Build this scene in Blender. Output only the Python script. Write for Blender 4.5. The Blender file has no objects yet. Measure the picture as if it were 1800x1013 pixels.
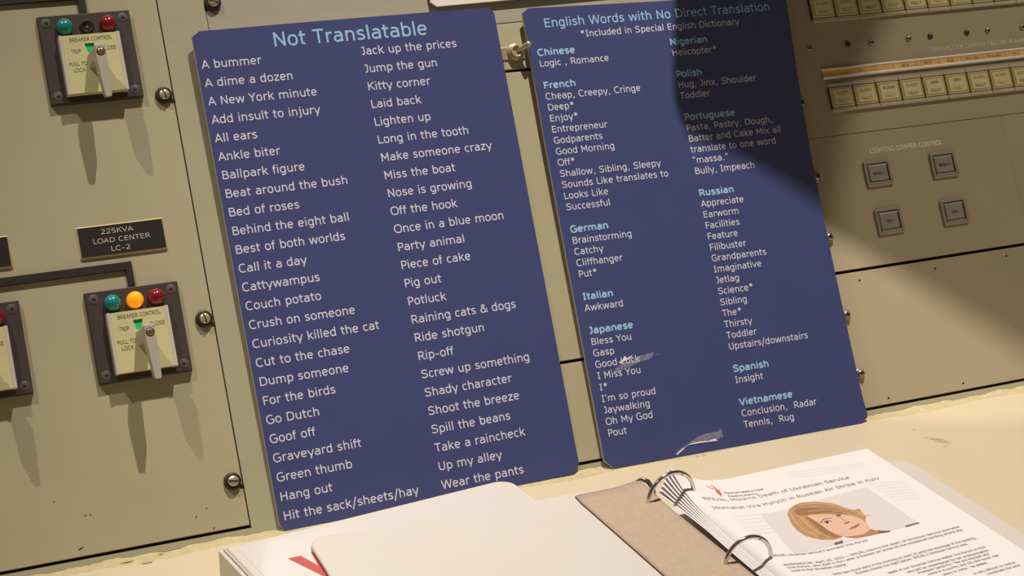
import bpy, bmesh, math, random
from mathutils import Matrix, Vector
from mathutils.geometry import tessellate_polygon
from math import sin, cos, pi, radians, sqrt, tan

random.seed(7)
S = bpy.context.scene
COL = S.collection

# ------------------------------------------------------------------ calibration (millimetres, photo taken as 1800x1013)
F = 3300.0
DW = 1550.0
RW = ((0.9144011406377168, 0.1938420664183215, -0.3553812140323649),
      (-0.13500904844791234, 0.9736659371140526, 0.18370410921098956),
      (0.3816321669325474, -0.11999956745959112, 0.9164916764334957))
U = Vector((RW[0][0], RW[1][0], RW[2][0]))
B = -Vector((RW[0][1], RW[1][1], RW[2][1]))      # up along the sloping console face
OUT = -Vector((RW[0][2], RW[1][2], RW[2][2]))    # out of the console face
LEAN = radians(28)                               # the console face leans back by this much
DZ = cos(LEAN) * B + sin(LEAN) * OUT
DY = sin(LEAN) * B - cos(LEAN) * OUT
ORG = Vector((60.18000610619244, 157.4880159795951, 1683.0001707663987))
MM = 0.001


def ray(px, py):
    return Vector(((px - 900) / F, (py - 506.5) / F, 1.0))


def W(px, py, off=0.0):
    """a point of the console face (a right, b up, millimetres) at height off above it"""
    r = ray(px, py)
    n = -OUT
    p = r * ((ORG + OUT * off).dot(n) / r.dot(n)) - ORG
    return (p.dot(U), p.dot(B))


def K(px, py, h=0.0):
    """a point at height h over the desk datum (x right, y away, millimetres)"""
    r = ray(px, py)
    p = r * ((ORG + DZ * h).dot(DZ) / r.dot(DZ)) - ORG
    return (p.dot(U), p.dot(DY))


WALL = Matrix(((1, 0, 0, 0),
               (0, sin(LEAN), -cos(LEAN), 0),
               (0, cos(LEAN), sin(LEAN), 0),
               (0, 0, 0, 1)))


def wall_world(a, b, o):
    return WALL @ Vector((a * MM, b * MM, o * MM))


# ------------------------------------------------------------------ camera
cam_d = bpy.data.cameras.new('camera')
cam_d.sensor_width = 36.0
cam_d.lens = F / 1800.0 * 36.0
cam_d.clip_start = 0.05
cam = bpy.data.objects.new('camera', cam_d)
COL.objects.link(cam)
cx, cy, cz = Vector((1, 0, 0)), Vector((0, -1, 0)), Vector((0, 0, -1))


def cw(v):
    return Vector((v.dot(U), v.dot(DY), v.dot(DZ)))


Rm = Matrix((cw(cx), cw(cy), cw(cz))).transposed()
cam.matrix_world = Matrix.Translation(cw(-ORG) * MM) @ Rm.to_4x4()
S.camera = cam

# ------------------------------------------------------------------ world, lamps, exposure
S.view_settings.view_transform = 'Standard'
S.view_settings.look = 'None'
S.view_settings.gamma = 1.0
S.view_settings.use_curve_mapping = False
S.view_settings.exposure = 0.0
wd = bpy.data.worlds.new('room_light')
wd.use_nodes = True
S.world = wd
bg = wd.node_tree.nodes['Background']
bg.inputs[0].default_value = (1.0, 0.84, 0.66, 1)
bg.inputs[1].default_value = 0.09


def spot(name, wallpos, target, power, cone, blend, radius, colour):
    l = bpy.data.lights.new(name, 'SPOT')
    l.energy = power
    l.spot_size = radians(cone)
    l.spot_blend = blend
    l.shadow_soft_size = radius
    l.color = colour
    o = bpy.data.objects.new(name, l)
    COL.objects.link(o)
    p = wall_world(*wallpos)
    t = wall_world(*target)
    o.location = p
    o.rotation_euler = (t - p).to_track_quat('-Z', 'Y').to_euler()
    o['label'] = 'overhead spotlight'
    return o


LAMP_A = (262, 2517, 1380)
spot('key_spotlight', LAMP_A, (170, -40, 250), 400, 42, 1.0, 0.016, (1.0, 0.92, 0.85))
spot('left_spotlight', (-1500, 2600, 1480), (-560, 200, 0), 150, 24, 1.0, 0.012, (1.0, 0.90, 0.80))
spot('right_spotlight', (1700, 2100, 1850), (580, 220, 0), 121, 8.98, 0.08, 0.02, (1.0, 0.90, 0.78))


# ------------------------------------------------------------------ materials
def srgb(r, g, b):
    def f(c):
        c /= 255.0
        return c / 12.92 if c <= 0.04045 else ((c + 0.055) / 1.055) ** 2.4
    return (f(r), f(g), f(b), 1.0)


def mat(name, col, rough=0.5, metal=0.0, noise=0.0, nscale=60.0, bump=0.0, bscale=900.0, spec=0.5, emit=None, estr=0.0, coat=0.0,
        trans=0.0, sss=0.0):
    m = bpy.data.materials.new(name)
    m.use_nodes = True
    nt = m.node_tree
    p = nt.nodes['Principled BSDF']
    p.inputs['Base Color'].default_value = col
    p.inputs['Roughness'].default_value = rough
    p.inputs['Metallic'].default_value = metal
    p.inputs['Specular IOR Level'].default_value = spec
    p.inputs['Coat Weight'].default_value = coat
    p.inputs['Coat Roughness'].default_value = 0.08
    p.inputs['Transmission Weight'].default_value = trans
    if emit:
        p.inputs['Emission Color'].default_value = emit
        p.inputs['Emission Strength'].default_value = estr
    if noise or bump:
        tc = nt.nodes.new('ShaderNodeTexCoord')
    if noise:
        n = nt.nodes.new('ShaderNodeTexNoise')
        n.inputs['Scale'].default_value = nscale
        n.inputs['Detail'].default_value = 6
        nt.links.new(tc.outputs['Object'], n.inputs['Vector'])
        r = nt.nodes.new('ShaderNodeValToRGB')
        r.color_ramp.elements[0].position = 0.3
        r.color_ramp.elements[1].position = 0.7
        r.color_ramp.elements[0].color = tuple(c * (1 - noise) for c in col[:3]) + (1,)
        r.color_ramp.elements[1].color = tuple(min(1, c * (1 + noise)) for c in col[:3]) + (1,)
        nt.links.new(n.outputs['Fac'], r.inputs['Fac'])
        nt.links.new(r.outputs['Color'], p.inputs['Base Color'])
    if bump:
        n2 = nt.nodes.new('ShaderNodeTexNoise')
        n2.inputs['Scale'].default_value = bscale
        n2.inputs['Detail'].default_value = 3
        nt.links.new(tc.outputs['Object'], n2.inputs['Vector'])
        bn = nt.nodes.new('ShaderNodeBump')
        bn.inputs['Strength'].default_value = bump
        bn.inputs['Distance'].default_value = 0.0004
        nt.links.new(n2.outputs['Fac'], bn.inputs['Height'])
        nt.links.new(bn.outputs['Normal'], p.inputs['Normal'])
    return m


M = {
    'panel': mat('olive_grey_panel_paint', srgb(176, 167, 134), 0.55, noise=0.03, nscale=14, bump=0.06, bscale=500, spec=0.35),
    'panel_warm': mat('beige_grey_panel_paint', srgb(170, 157, 127), 0.5, noise=0.03, nscale=14, bump=0.06, bscale=500, spec=0.35),
    'panel_pale': mat('pale_grey_panel_paint', srgb(168, 160, 140), 0.55, noise=0.03, nscale=18, bump=0.06, bscale=500, spec=0.35),
    'frame': mat('green_grey_frame_paint', srgb(170, 165, 134), 0.55, noise=0.04, nscale=20, bump=0.06, bscale=500, spec=0.35),
    'dark': mat('dark_gap', srgb(38, 26, 16), 0.9),
    'cream': mat('cream_desk_laminate', srgb(203, 188, 157), 0.42, noise=0.03, nscale=9, bump=0.04, bscale=260, spec=0.4),
    'cream_rough': mat('worn_cream_edge', srgb(188, 173, 133), 0.7, noise=0.10, nscale=120, bump=0.5, bscale=420),
    'chip': mat('chipped_brown_fibre', srgb(176, 146, 98), 0.8, noise=0.2, nscale=300),
    'blue': mat('laminated_navy_print', srgb(66, 74, 120), 0.3, noise=0.025, nscale=30, bump=0.02, bscale=200, spec=0.8),
    'board_edge': mat('white_board_edge', srgb(205, 195, 190), 0.7),
    'ink_white': mat('white_print', srgb(214, 210, 222), 0.45),
    'ink_pale_blue': mat('pale_blue_print', srgb(156, 200, 228), 0.45),
    'scuff': mat('torn_laminate_grey', srgb(128, 126, 150), 0.3, noise=0.3, nscale=260, bump=0.6, bscale=500),
    'scuff_white': mat('torn_laminate_white', srgb(236, 228, 226), 0.25, noise=0.05),
    'white_board': mat('white_foam_board', srgb(236, 222, 210), 0.6),
    'bezel': mat('dark_brown_bezel', srgb(66, 56, 52), 0.5, noise=0.06, nscale=40, spec=0.4),
    'bezel_screw': mat('brown_screw_cap', srgb(86, 73, 67), 0.55),
    'black': mat('matt_black', srgb(16, 13, 12), 0.7),
    'black_ink': mat('black_print', srgb(82, 72, 52), 0.6),
    'faded_ink': mat('faded_black_print', srgb(152, 136, 94), 0.6),
    'ivory': mat('ivory_switch_plate', srgb(204, 196, 144), 0.5, noise=0.02, nscale=40),
    'rail': mat('pale_grey_rail', srgb(196, 188, 176), 0.45),
    'knob': mat('grey_plastic_handle', srgb(176, 168, 152), 0.45, noise=0.03, nscale=120),
    'green_flag': mat('green_flag', srgb(20, 190, 110), 0.5),
    'lens_green': mat('teal_green_lens', srgb(18, 136, 126), 0.22, coat=0.3),
    'lens_red': mat('dark_red_lens', srgb(132, 16, 28), 0.22, coat=0.3),
    'lens_amber': mat('lit_amber_lens', srgb(255, 168, 20), 0.15, coat=0.5, emit=srgb(255, 150, 8), estr=0.55),
    'brass': mat('brass_screw', srgb(196, 160, 118), 0.3, metal=0.9),
    'nickel': mat('aged_nickel', srgb(206, 190, 154), 0.3, metal=0.6),
    'steel': mat('steel_screw', srgb(178, 170, 156), 0.32, metal=0.85),
    'dark_steel': mat('tarnished_screw', srgb(96, 84, 66), 0.45, metal=0.7),
    'chrome': mat('chrome_ring', srgb(214, 206, 196), 0.14, metal=1.0),
    'rubber': mat('black_washer', srgb(44, 38, 33), 0.4),
    'plate_black': mat('black_engraved_plate', srgb(36, 31, 28), 0.45),
    'plate_gold': mat('engraved_gold_edge', srgb(206, 188, 142), 0.45),
    'engraved': mat('engraved_pale_letters', srgb(214, 204, 186), 0.6),
    'engraved_worn': mat('worn_cream_letters', srgb(244, 234, 200), 0.6, noise=0.2, nscale=500),
    'mimic': mat('black_brown_strip', srgb(46, 38, 32), 0.5, spec=0.4),
    'alu': mat('aluminium_rail', srgb(240, 230, 216), 0.3, metal=0.15),
    'card_orange': mat('aged_orange_card', srgb(232, 182, 104), 0.6, noise=0.2, nscale=70),
    'lens_yellow': mat('aged_yellow_lens', srgb(206, 188, 128), 0.3, noise=0.05, nscale=60, coat=0.3),
    'insert_yellow': mat('pale_yellow_insert', srgb(220, 205, 152), 0.35, noise=0.03, nscale=80, coat=0.3),
    'alarm_frame': mat('pale_grey_button_flange', srgb(186, 174, 150), 0.45, noise=0.05, nscale=80),
    'line_brown': mat('brown_outline', srgb(150, 122, 66), 0.5),
    'divider_pale': mat('pale_divider', srgb(236, 224, 176), 0.4),
    'button_frame': mat('grey_button_frame', srgb(150, 140, 122), 0.45, noise=0.04),
    'button_lens': mat('grey_button_lens', srgb(146, 138, 128), 0.3, noise=0.04, coat=0.3),
    'vinyl': mat('white_vinyl', srgb(206, 198, 188), 0.35, noise=0.01, nscale=20, spec=0.45),
    'vinyl_sheet': mat('white_insert_sheet', srgb(208, 200, 195), 0.3, coat=0.3),
    'red_print': mat('coral_red_print', srgb(189, 83, 76), 0.5),
    'board_brown': mat('brown_chipboard', srgb(176, 154, 132), 0.75, noise=0.05, nscale=200, bump=0.08, bscale=700),
    'board_dark': mat('dark_chipboard_edge', srgb(100, 81, 58), 0.8),
    'paper': mat('white_paper', srgb(224, 217, 214), 0.65, spec=0.3),
    'paper_grey': mat('paper_show_through', srgb(219, 211, 207), 0.65, spec=0.3),
    'page_ink': mat('grey_page_ink', srgb(108, 97, 97), 0.7),
    'orange_ink': mat('orange_print', srgb(188, 96, 55), 0.6),
    'photo_bg': mat('photo_grey_ground', srgb(211, 203, 199), 0.55),
    'hair': mat('photo_fair_hair', srgb(176, 136, 92), 0.55, noise=0.14, nscale=160),
    'hair_dark': mat('photo_brown_hair', srgb(146, 106, 68), 0.55, noise=0.12, nscale=200),
    'hair_light': mat('photo_pale_hair', srgb(206, 170, 122), 0.55),
    'skin': mat('photo_skin', srgb(216, 174, 148), 0.55),
    'skin_dark': mat('photo_skin_tone_brown', srgb(171, 118, 86), 0.55),
    'lip': mat('photo_lip', srgb(169, 106, 98), 0.55),
    'eye': mat('photo_eye', srgb(70, 52, 46), 0.55),
    'cloth': mat('photo_dark_lapel', srgb(120, 84, 72), 0.6),
    'added_shadow_board': mat('shadow_board_dark', srgb(70, 64, 58), 0.8),  # unseen board, added only to cast shade on the console
}


# ------------------------------------------------------------------ mesh builder (all numbers in millimetres)
class MB:
    def __init__(self):
        self.v, self.f, self.mi, self.sm, self.mats = [], [], [], [], []

    def m(self, key):
        if key not in self.mats:
            self.mats.append(key)
        return self.mats.index(key)

    def poly(self, pts, key, smooth=False):
        i = len(self.v)
        self.v += [tuple(p) for p in pts]
        self.f.append(tuple(range(i, i + len(pts))))
        self.mi.append(self.m(key))
        self.sm.append(smooth)

    def faces(self, verts, faces, key, smooth=False):
        i = len(self.v)
        self.v += [tuple(p) for p in verts]
        k = self.m(key)
        for f in faces:
            self.f.append(tuple(i + j for j in f))
            self.mi.append(k)
            self.sm.append(smooth)

    def box(self, x0, x1, y0, y1, z0, z1, key):
        v = [(x, y, z) for z in (z0, z1) for y in (y0, y1) for x in (x0, x1)]
        self.faces(v, [(0, 2, 3, 1), (4, 5, 7, 6), (0, 1, 5, 4), (2, 6, 7, 3), (0, 4, 6, 2), (1, 3, 7, 5)], key)

    def prism(self, pts, z0, z1, key, side=None, mapf=None):
        """pts: outline (x, y); z0 back, z1 front; mapf lifts (x, y, z)"""
        mp = mapf or (lambda x, y, z: (x, y, z))
        n = len(pts)
        lo = [mp(x, y, z0) for x, y in pts]
        hi = [mp(x, y, z1) for x, y in pts]
        area = sum(pts[i][0] * pts[(i + 1) % n][1] - pts[(i + 1) % n][0] * pts[i][1] for i in range(n))
        if area < 0:
            lo.reverse(); hi.reverse()
        self.poly(hi, key)
        self.poly(lo[::-1], side or key)
        for i in range(n):
            j = (i + 1) % n
            self.poly((lo[i], lo[j], hi[j], hi[i]), side or key)

    def frustum(self, pts0, z0, pts1, z1, key):
        n = len(pts0)
        v = [(x, y, z0) for x, y in pts0] + [(x, y, z1) for x, y in pts1]
        fs = [tuple(range(n))[::-1], tuple(range(n, 2 * n))] + [(i, (i + 1) % n, n + (i + 1) % n, n + i) for i in range(n)]
        self.faces(v, fs, key)

    def lathe(self, prof, c, key, n=28, smooth=True):
        """prof: (radius, z) from the base up; capped at both ends"""
        v, fs = [], []
        for r, z in prof:
            for k in range(n):
                t = 2 * pi * k / n
                v.append((c[0] + r * cos(t), c[1] + r * sin(t), c[2] + z))
        for i in range(len(prof) - 1):
            for k in range(n):
                k2 = (k + 1) % n
                fs.append((i * n + k, i * n + k2, (i + 1) * n + k2, (i + 1) * n + k))
        self.faces(v, fs, key, smooth)
        self.poly([v[k] for k in range(n)][::-1], key)
        self.poly([v[(len(prof) - 1) * n + k] for k in range(n)], key, smooth)

    def tube(self, path, r, key, n=12, taper=None):
        P = [Vector(p) for p in path]
        v, fs = [], []
        up = Vector((0, 0, 1))
        for i, p in enumerate(P):
            t = (P[min(i + 1, len(P) - 1)] - P[max(i - 1, 0)]).normalized()
            s = t.cross(up)
            if s.length < 1e-3:
                s = t.cross(Vector((0, 1, 0)))
            s.normalize()
            q = s.cross(t)
            rr = taper[i] if taper else r
            for k in range(n):
                a = 2 * pi * k / n
                v.append(p + (s * cos(a) + q * sin(a)) * rr)
        for i in range(len(P) - 1):
            for k in range(n):
                k2 = (k + 1) % n
                fs.append((i * n + k, i * n + k2, (i + 1) * n + k2, (i + 1) * n + k))
        self.faces(v, fs, key, True)
        self.poly(v[:n][::-1], key)
        self.poly(v[-n:], key)

    def grid(self, fn, nu, nv, key, smooth=True):
        v = [fn(i / nu, j / nv) for j in range(nv + 1) for i in range(nu + 1)]
        fs = [(j * (nu + 1) + i, j * (nu + 1) + i + 1, (j + 1) * (nu + 1) + i + 1, (j + 1) * (nu + 1) + i)
              for j in range(nv) for i in range(nu)]
        self.faces(v, fs, key, smooth)

    def build(self, name, parent=None, base=(0, 0, 0), matrix=None, bevel=0.0, recalc=True):
        me = bpy.data.meshes.new(name)
        me.from_pydata([((x - base[0]) * MM, (y - base[1]) * MM, (z - base[2]) * MM) for x, y, z in self.v], [], self.f)
        for k in self.mats:
            me.materials.append(M[k])
        me.polygons.foreach_set('material_index', self.mi)
        me.polygons.foreach_set('use_smooth', self.sm)
        if recalc:
            bm = bmesh.new()
            bm.from_mesh(me)
            bmesh.ops.remove_doubles(bm, verts=bm.verts, dist=1e-6)
            bmesh.ops.recalc_face_normals(bm, faces=bm.faces)
            bm.to_mesh(me)
            bm.free()
        me.update()
        o = bpy.data.objects.new(name, me)
        COL.objects.link(o)
        if parent is not None:
            o.parent = parent
        if matrix is not None:
            o.matrix_world = matrix
        if bevel:
            md = o.modifiers.new('edge', 'BEVEL')
            md.width = bevel * MM
            md.segments = 2
            md.limit_method = 'ANGLE'
            md.angle_limit = radians(40)
        return o


def tag(o, label=None, cat=None, group=None, kind=None):
    if label: o['label'] = label
    if cat: o['category'] = cat
    if group: o['group'] = group
    if kind: o['kind'] = kind
    return o


def wmat(base):
    return WALL @ Matrix.Translation(Vector(base) * MM)


def dmat(base):
    return Matrix.Translation(Vector(base) * MM)


def wall_thing(name, base, label, cat, group=None):
    o = bpy.data.objects.new(name, None)
    o.empty_display_size = 0.01
    COL.objects.link(o)
    o.matrix_world = wmat(base)
    return tag(o, label, cat, group)


def desk_thing(name, base, label, cat, group=None):
    o = bpy.data.objects.new(name, None)
    o.empty_display_size = 0.01
    COL.objects.link(o)
    o.matrix_world = dmat(base)
    return tag(o, label, cat, group)


def dup(root, matrix, label=None, group=None):
    r = root.copy()
    COL.objects.link(r)
    r.matrix_world = matrix
    if label: r['label'] = label
    if group: r['group'] = group
    for ch in list(root.children):
        c = ch.copy()
        COL.objects.link(c)
        c.parent = r
        for g in list(ch.children):
            d = g.copy()
            COL.objects.link(d)
            d.parent = c
    return r


# ------------------------------------------------------------------ lettering: a stroke alphabet with humanist sans proportions
def E(cx, cy, rx, ry, a0, a1, n=None):
    n = n or max(3, int(abs(a1 - a0) / 18))
    out = []
    for i in range(n + 1):
        t = radians(a0 + (a1 - a0) * i / n)
        c, s = cos(t), sin(t)
        e = 2 / 2.35
        out.append((cx + rx * math.copysign(abs(c) ** e, c), cy + ry * math.copysign(abs(s) ** e, s)))
    return out


def SP(pts, n=3):
    out = []
    P = [pts[0]] + list(pts) + [pts[-1]]
    for i in range(1, len(P) - 2):
        p0, p1, p2, p3 = P[i - 1], P[i], P[i + 1], P[i + 2]
        for k in range(n):
            t = k / n
            out.append(tuple(0.5 * (2 * p1[d] + (p2[d] - p0[d]) * t + (2 * p0[d] - 5 * p1[d] + 4 * p2[d] - p3[d]) * t * t
                                    + (3 * p1[d] - p0[d] - 3 * p2[d] + p3[d]) * t ** 3) for d in (0, 1)))
    out.append(tuple(pts[-1]))
    return out


STEM = [(133, 0), (133, 760)]
G = {
    'a': (601, [E(290, 355, 186, 145, 140, 0) + [(476, 0)], [(476, 315), (270, 306)] + E(262, 172, 166, 134, 90, 270) + [(370, 62), (476, 125)]]),
    'b': (623, [STEM, E(330, 272, 198, 236, 180, -180)]),
    'c': (521, [E(300, 272, 205, 236, 52, 308)]),
    'd': (623, [[(490, 0), (490, 760)], E(293, 272, 198, 236, 0, 360)]),
    'e': (596, [[(100, 282), (500, 282)], E(300, 272, 203, 236, 3, 318)]),
    'f': (352, [[(150, 0), (150, 580)] + E(275, 590, 125, 125, 180, 80), [(25, 500), (335, 500)]]),
    'g': (623, [E(293, 272, 198, 236, 0, 360), [(490, 545), (490, -40)] + E(290, -40, 200, 122, 0, -140)]),
    'h': (633, [STEM, [(503, 0), (503, 330)] + E(318, 330, 185, 170, 0, 180)]),
    'i': (274, [[(137, 0), (137, 545)], [(137, 655), (137, 755)]]),
    'j': (344, [[(80, 500), (205, 500), (205, -40)] + E(85, -40, 120, 120, 0, -100), [(205, 655), (205, 755)]]),
    'k': (592, [STEM, [(505, 545), (150, 245)], [(240, 320), (535, 0)]]),
    'l': (274, [[(137, 0), (137, 760)]]),
    'm': (973, [[(133, 0), (133, 545)], [(486, 0), (486, 350)] + E(310, 350, 176, 150, 0, 180),
                [(840, 0), (840, 350)] + E(663, 350, 177, 150, 0, 180)]),
    'n': (633, [[(133, 0), (133, 545)], [(503, 0), (503, 330)] + E(318, 330, 185, 170, 0, 180)]),
    'o': (607, [E(303, 272, 208, 240, 0, 360)]),
    'p': (623, [[(133, -207), (133, 545)], E(330, 272, 198, 236, 180, -180)]),
    'q': (623, [[(490, -207), (490, 545)], E(293, 272, 198, 236, 0, 360)]),
    'r': (427, [[(133, 0), (133, 545)], SP([(133, 330), (165, 425), (250, 488), (415, 497)])]),
    's': (521, [SP([(430, 455), (340, 497), (250, 502), (145, 470), (108, 400), (150, 325), (260, 282), (380, 240), (422, 150), (370, 72), (262, 43), (160, 52), (78, 100)])]),
    't': (394, [[(160, 700), (160, 165)] + E(275, 165, 115, 122, 180, 285), [(20, 500), (372, 500)]]),
    'u': (633, [[(130, 545), (130, 215)] + E(316, 215, 186, 170, 180, 360), [(503, 0), (503, 545)]]),
    'v': (592, [[(50, 545), (296, 25), (542, 545)]]),
    'w': (818, [[(55, 545), (225, 20), (409, 525), (593, 20), (763, 545)]]),
    'x': (592, [[(60, 545), (535, 0)], [(535, 545), (55, 0)]]),
    'y': (592, [[(50, 545), (305, 20)], [(545, 545), (225, -207)]]),
    'z': (525, [[(65, 500), (445, 500), (70, 45), (470, 45)]]),
    'A': (684, [[(45, 0), (342, 705), (640, 0)], [(150, 230), (535, 230)]]),
    'B': (686, [[(140, 0), (140, 727)], [(140, 682), (350, 682)] + E(350, 540, 190, 142, 90, -90) + [(140, 398)],
                [(140, 396), (390, 396)] + E(390, 220, 205, 176, 90, -90) + [(140, 44)]]),
    'C': (698, [E(400, 363, 305, 336, 52, 308)]),
    'D': (771, [[(140, 0), (140, 727)], [(140, 682), (330, 682)] + E(330, 363, 345, 319, 90, -90) + [(140, 44)]]),
    'E': (632, [[(570, 682), (140, 682), (140, 45), (570, 45)], [(140, 385), (545, 385)]]),
    'F': (575, [[(550, 682), (140, 682), (140, 0)], [(140, 370), (500, 370)]]),
    'G': (775, [E(410, 363, 315, 336, 52, 310) + [(675, 140), (675, 350), (430, 350)]]),
    'H': (751, [[(140, 0), (140, 727)], [(611, 0), (611, 727)], [(140, 385), (611, 385)]]),
    'I': (421, [[(210, 45), (210, 682)], [(75, 684), (345, 684)], [(75, 43), (345, 43)]]),
    'J': (455, [[(120, 682), (325, 682), (325, 215)] + E(170, 215, 155, 172, 0, -118)]),
    'K': (693, [[(140, 0), (140, 727)], [(625, 727), (165, 330)], [(270, 420), (655, 0)]]),
    'L': (557, [[(140, 727), (140, 45), (545, 45)]]),
    'M': (843, [[(138, 0), (138, 700), (421, 240), (705, 700), (705, 0)]]),
    'N': (748, [[(138, 0), (138, 690), (610, 40), (610, 727)]]),
    'O': (787, [E(394, 363, 322, 336, 0, 360)]),
    'P': (603, [[(140, 0), (140, 727)], [(140, 682), (340, 682)] + E(340, 500, 205, 182, 90, -90) + [(140, 318)]]),
    'Q': (787, [E(394, 363, 322, 336, 0, 360), [(430, 10), (560, -130), (700, -130)]]),
    'R': (695, [[(140, 0), (140, 727)], [(140, 682), (340, 682)] + E(340, 505, 205, 177, 90, -90) + [(140, 328)], [(360, 330), (650, 0)]]),
    'S': (684, [SP([(590, 612), (480, 674), (350, 690), (190, 655), (118, 545), (170, 445), (340, 385), (520, 325), (582, 205), (500, 85), (345, 40), (200, 55), (72, 122)])]),
    'T': (616, [[(20, 682), (596, 682)], [(308, 682), (308, 0)]]),
    'U': (732, [[(135, 727), (135, 270)] + E(366, 270, 231, 232, 180, 360) + [(597, 727)]]),
    'V': (684, [[(45, 727), (342, 25), (640, 727)]]),
    'W': (989, [[(50, 727), (265, 25), (495, 700), (724, 25), (940, 727)]]),
    'X': (685, [[(60, 727), (625, 0)], [(625, 727), (60, 0)]]),
    'Y': (615, [[(40, 727), (308, 345), (575, 727)], [(308, 345), (308, 0)]]),
    'Z': (685, [[(70, 682), (605, 682), (75, 45), (625, 45)]]),
    '0': (636, [E(318, 363, 222, 336, 0, 360)]),
    '1': (636, [[(170, 590), (325, 690), (325, 0)], [(150, 42), (500, 42)]]),
    '2': (636, [E(305, 505, 205, 185, 150, -35) + [(85, 45), (560, 45)]]),
    '3': (636, [E(290, 535, 200, 155, 140, -90), E(290, 212, 225, 172, 90, -140)]),
    '4': (636, [[(455, 0), (455, 690), (60, 235), (600, 235)]]),
    '5': (636, [[(530, 682), (150, 682), (140, 400)] + E(310, 225, 225, 185, 125, -135)]),
    '6': (636, [E(318, 230, 215, 190, 0, 360), [(105, 240)] + E(330, 400, 225, 290, 180, 70)]),
    '7': (636, [[(70, 682), (550, 682), (210, 0)]]),
    '8': (636, [E(318, 535, 185, 155, 0, 360), E(318, 212, 215, 172, 0, 360)]),
    '9': (636, [E(318, 495, 215, 190, 0, 360), [(531, 485)] + E(306, 325, 225, 290, 0, -110)]),
    '*': (636, [[(318, 760), (318, 370)], [(145, 670), (491, 460)], [(491, 670), (145, 460)]]),
    '/': (454, [[(405, 790), (45, -190)]]),
    '-': (454, [[(70, 270), (385, 270)]]),
    '—': (1000, [[(40, 270), (960, 270)]]),
    ',': (364, [[(195, 95), (125, -135)]]),
    '.': (364, [[(182, 0), (182, 105)]]),
    '’': (269, [[(165, 765), (105, 545)]]),
    '“': (459, [[(110, 765), (170, 545)], [(280, 765), (340, 545)]]),
    '”': (459, [[(190, 765), (130, 545)], [(360, 765), (300, 545)]]),
    '&': (727, [[(690, 0)] + SP([(560, 130), (330, 400), (205, 560), (300, 690), (430, 640), (420, 540), (300, 440), (130, 330), (90, 180), (180, 60), (320, 38), (470, 90), (600, 240), (620, 380)])]),
    ' ': (352, []),
}
LSB = {'A': 5, 'W': 10, 'T': 15, 'J': 35, 'S': 40, 'C': 50, 'G': 50, 'O': 50, 'V': 5, 'I': 50}


def adv(s, bold=False, track=0):
    k = 1.13 if bold else 1.0
    return sum((G[c][0] * k if c != ' ' else 352) + track for c in s)


def ribbon(pts, hw):
    """left and right offset points of a polyline, mitred"""
    Lp, Rp = [], []
    n = len(pts)
    closed = n > 3 and abs(pts[0][0] - pts[-1][0]) < 1 and abs(pts[0][1] - pts[-1][1]) < 1
    for i in range(n):
        def d(a, b):
            x, y = b[0] - a[0], b[1] - a[1]
            l = sqrt(x * x + y * y) or 1
            return x / l, y / l
        if closed:
            d0 = d(pts[i - 1] if i else pts[-2], pts[i])
            d1 = d(pts[i], pts[i + 1] if i < n - 1 else pts[1])
        else:
            d0 = d(pts[i - 1], pts[i]) if i else d(pts[0], pts[1])
            d1 = d(pts[i], pts[i + 1]) if i < n - 1 else d0
        nx, ny = -(d0[1] + d1[1]), d0[0] + d1[0]
        l = sqrt(nx * nx + ny * ny)
        if l < 0.3:
            nx, ny, l = -d0[1], d0[0], 1
        nx, ny = nx / l, ny / l
        c = max(0.7, nx * -d0[1] + ny * d0[0])
        k = hw / c
        Lp.append((pts[i][0] + nx * k, pts[i][1] + ny * k))
        Rp.append((pts[i][0] - nx * k, pts[i][1] - ny * k))
    return Lp, Rp


def split_sharp(pts, ext):
    """cut a stroke at its sharp corners; the cut ends run on a little so that the corner stays filled"""
    out, cur = [], [pts[0]]
    for i in range(1, len(pts) - 1):
        ax, ay = pts[i][0] - pts[i - 1][0], pts[i][1] - pts[i - 1][1]
        bx_, by_ = pts[i + 1][0] - pts[i][0], pts[i + 1][1] - pts[i][1]
        la, lb = math.hypot(ax, ay) or 1, math.hypot(bx_, by_) or 1
        if (ax * bx_ + ay * by_) / (la * lb) < 0.45:
            right = abs(ax * bx_ + ay * by_) / (la * lb) < 0.2
            e = ext if right else ext * 0.55
            cur.append((pts[i][0] + ax / la * e, pts[i][1] + ay / la * e))
            out.append(cur)
            cur = [(pts[i][0] - bx_ / lb * e, pts[i][1] - by_ / lb * e)]
        else:
            cur.append(pts[i])
    cur.append(pts[-1])
    out.append(cur)
    return out


def write(mb, s, size, place, key, bold=False, weight=None, xs=1.0, track=0.0, align='left'):
    """size: em in millimetres; place(x, y) lifts millimetres along and above the baseline to a point"""
    hw = (weight if weight else (172 if bold else 104)) / 2.0
    kx = 1.13 if bold else 1.0
    x = 0.0
    if align == 'center': x = -adv(s, bold, track) / 2
    if align == 'right': x = -adv(s, bold, track)
    u = size / 1000.0
    for c in s:
        a, strokes = G[c]
        for si, st in enumerate(strokes):
            pts = [(p[0] * kx, p[1]) for p in st]
            w = hw * (1.12 if (c in 'ij.' and len(st) == 2 and (st[0][1] > 600 or st[1][1] < 200)) else 1.0)
            for sj, part in enumerate(split_sharp(pts, w)):
                Lp, Rp = ribbon(part, w)
                vs = []
                dz = 0.012 * (si + 1) + 0.007 * sj
                for l, r in zip(Lp, Rp):
                    vs.append(place((x + l[0]) * u * xs, l[1] * u, dz))
                    vs.append(place((x + r[0]) * u * xs, r[1] * u, dz))
                mb.faces(vs, [(2 * i, 2 * i + 1, 2 * i + 3, 2 * i + 2) for i in range(len(Lp) - 1)], key)
        x += (a * kx if c != ' ' else 352) + track


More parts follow.
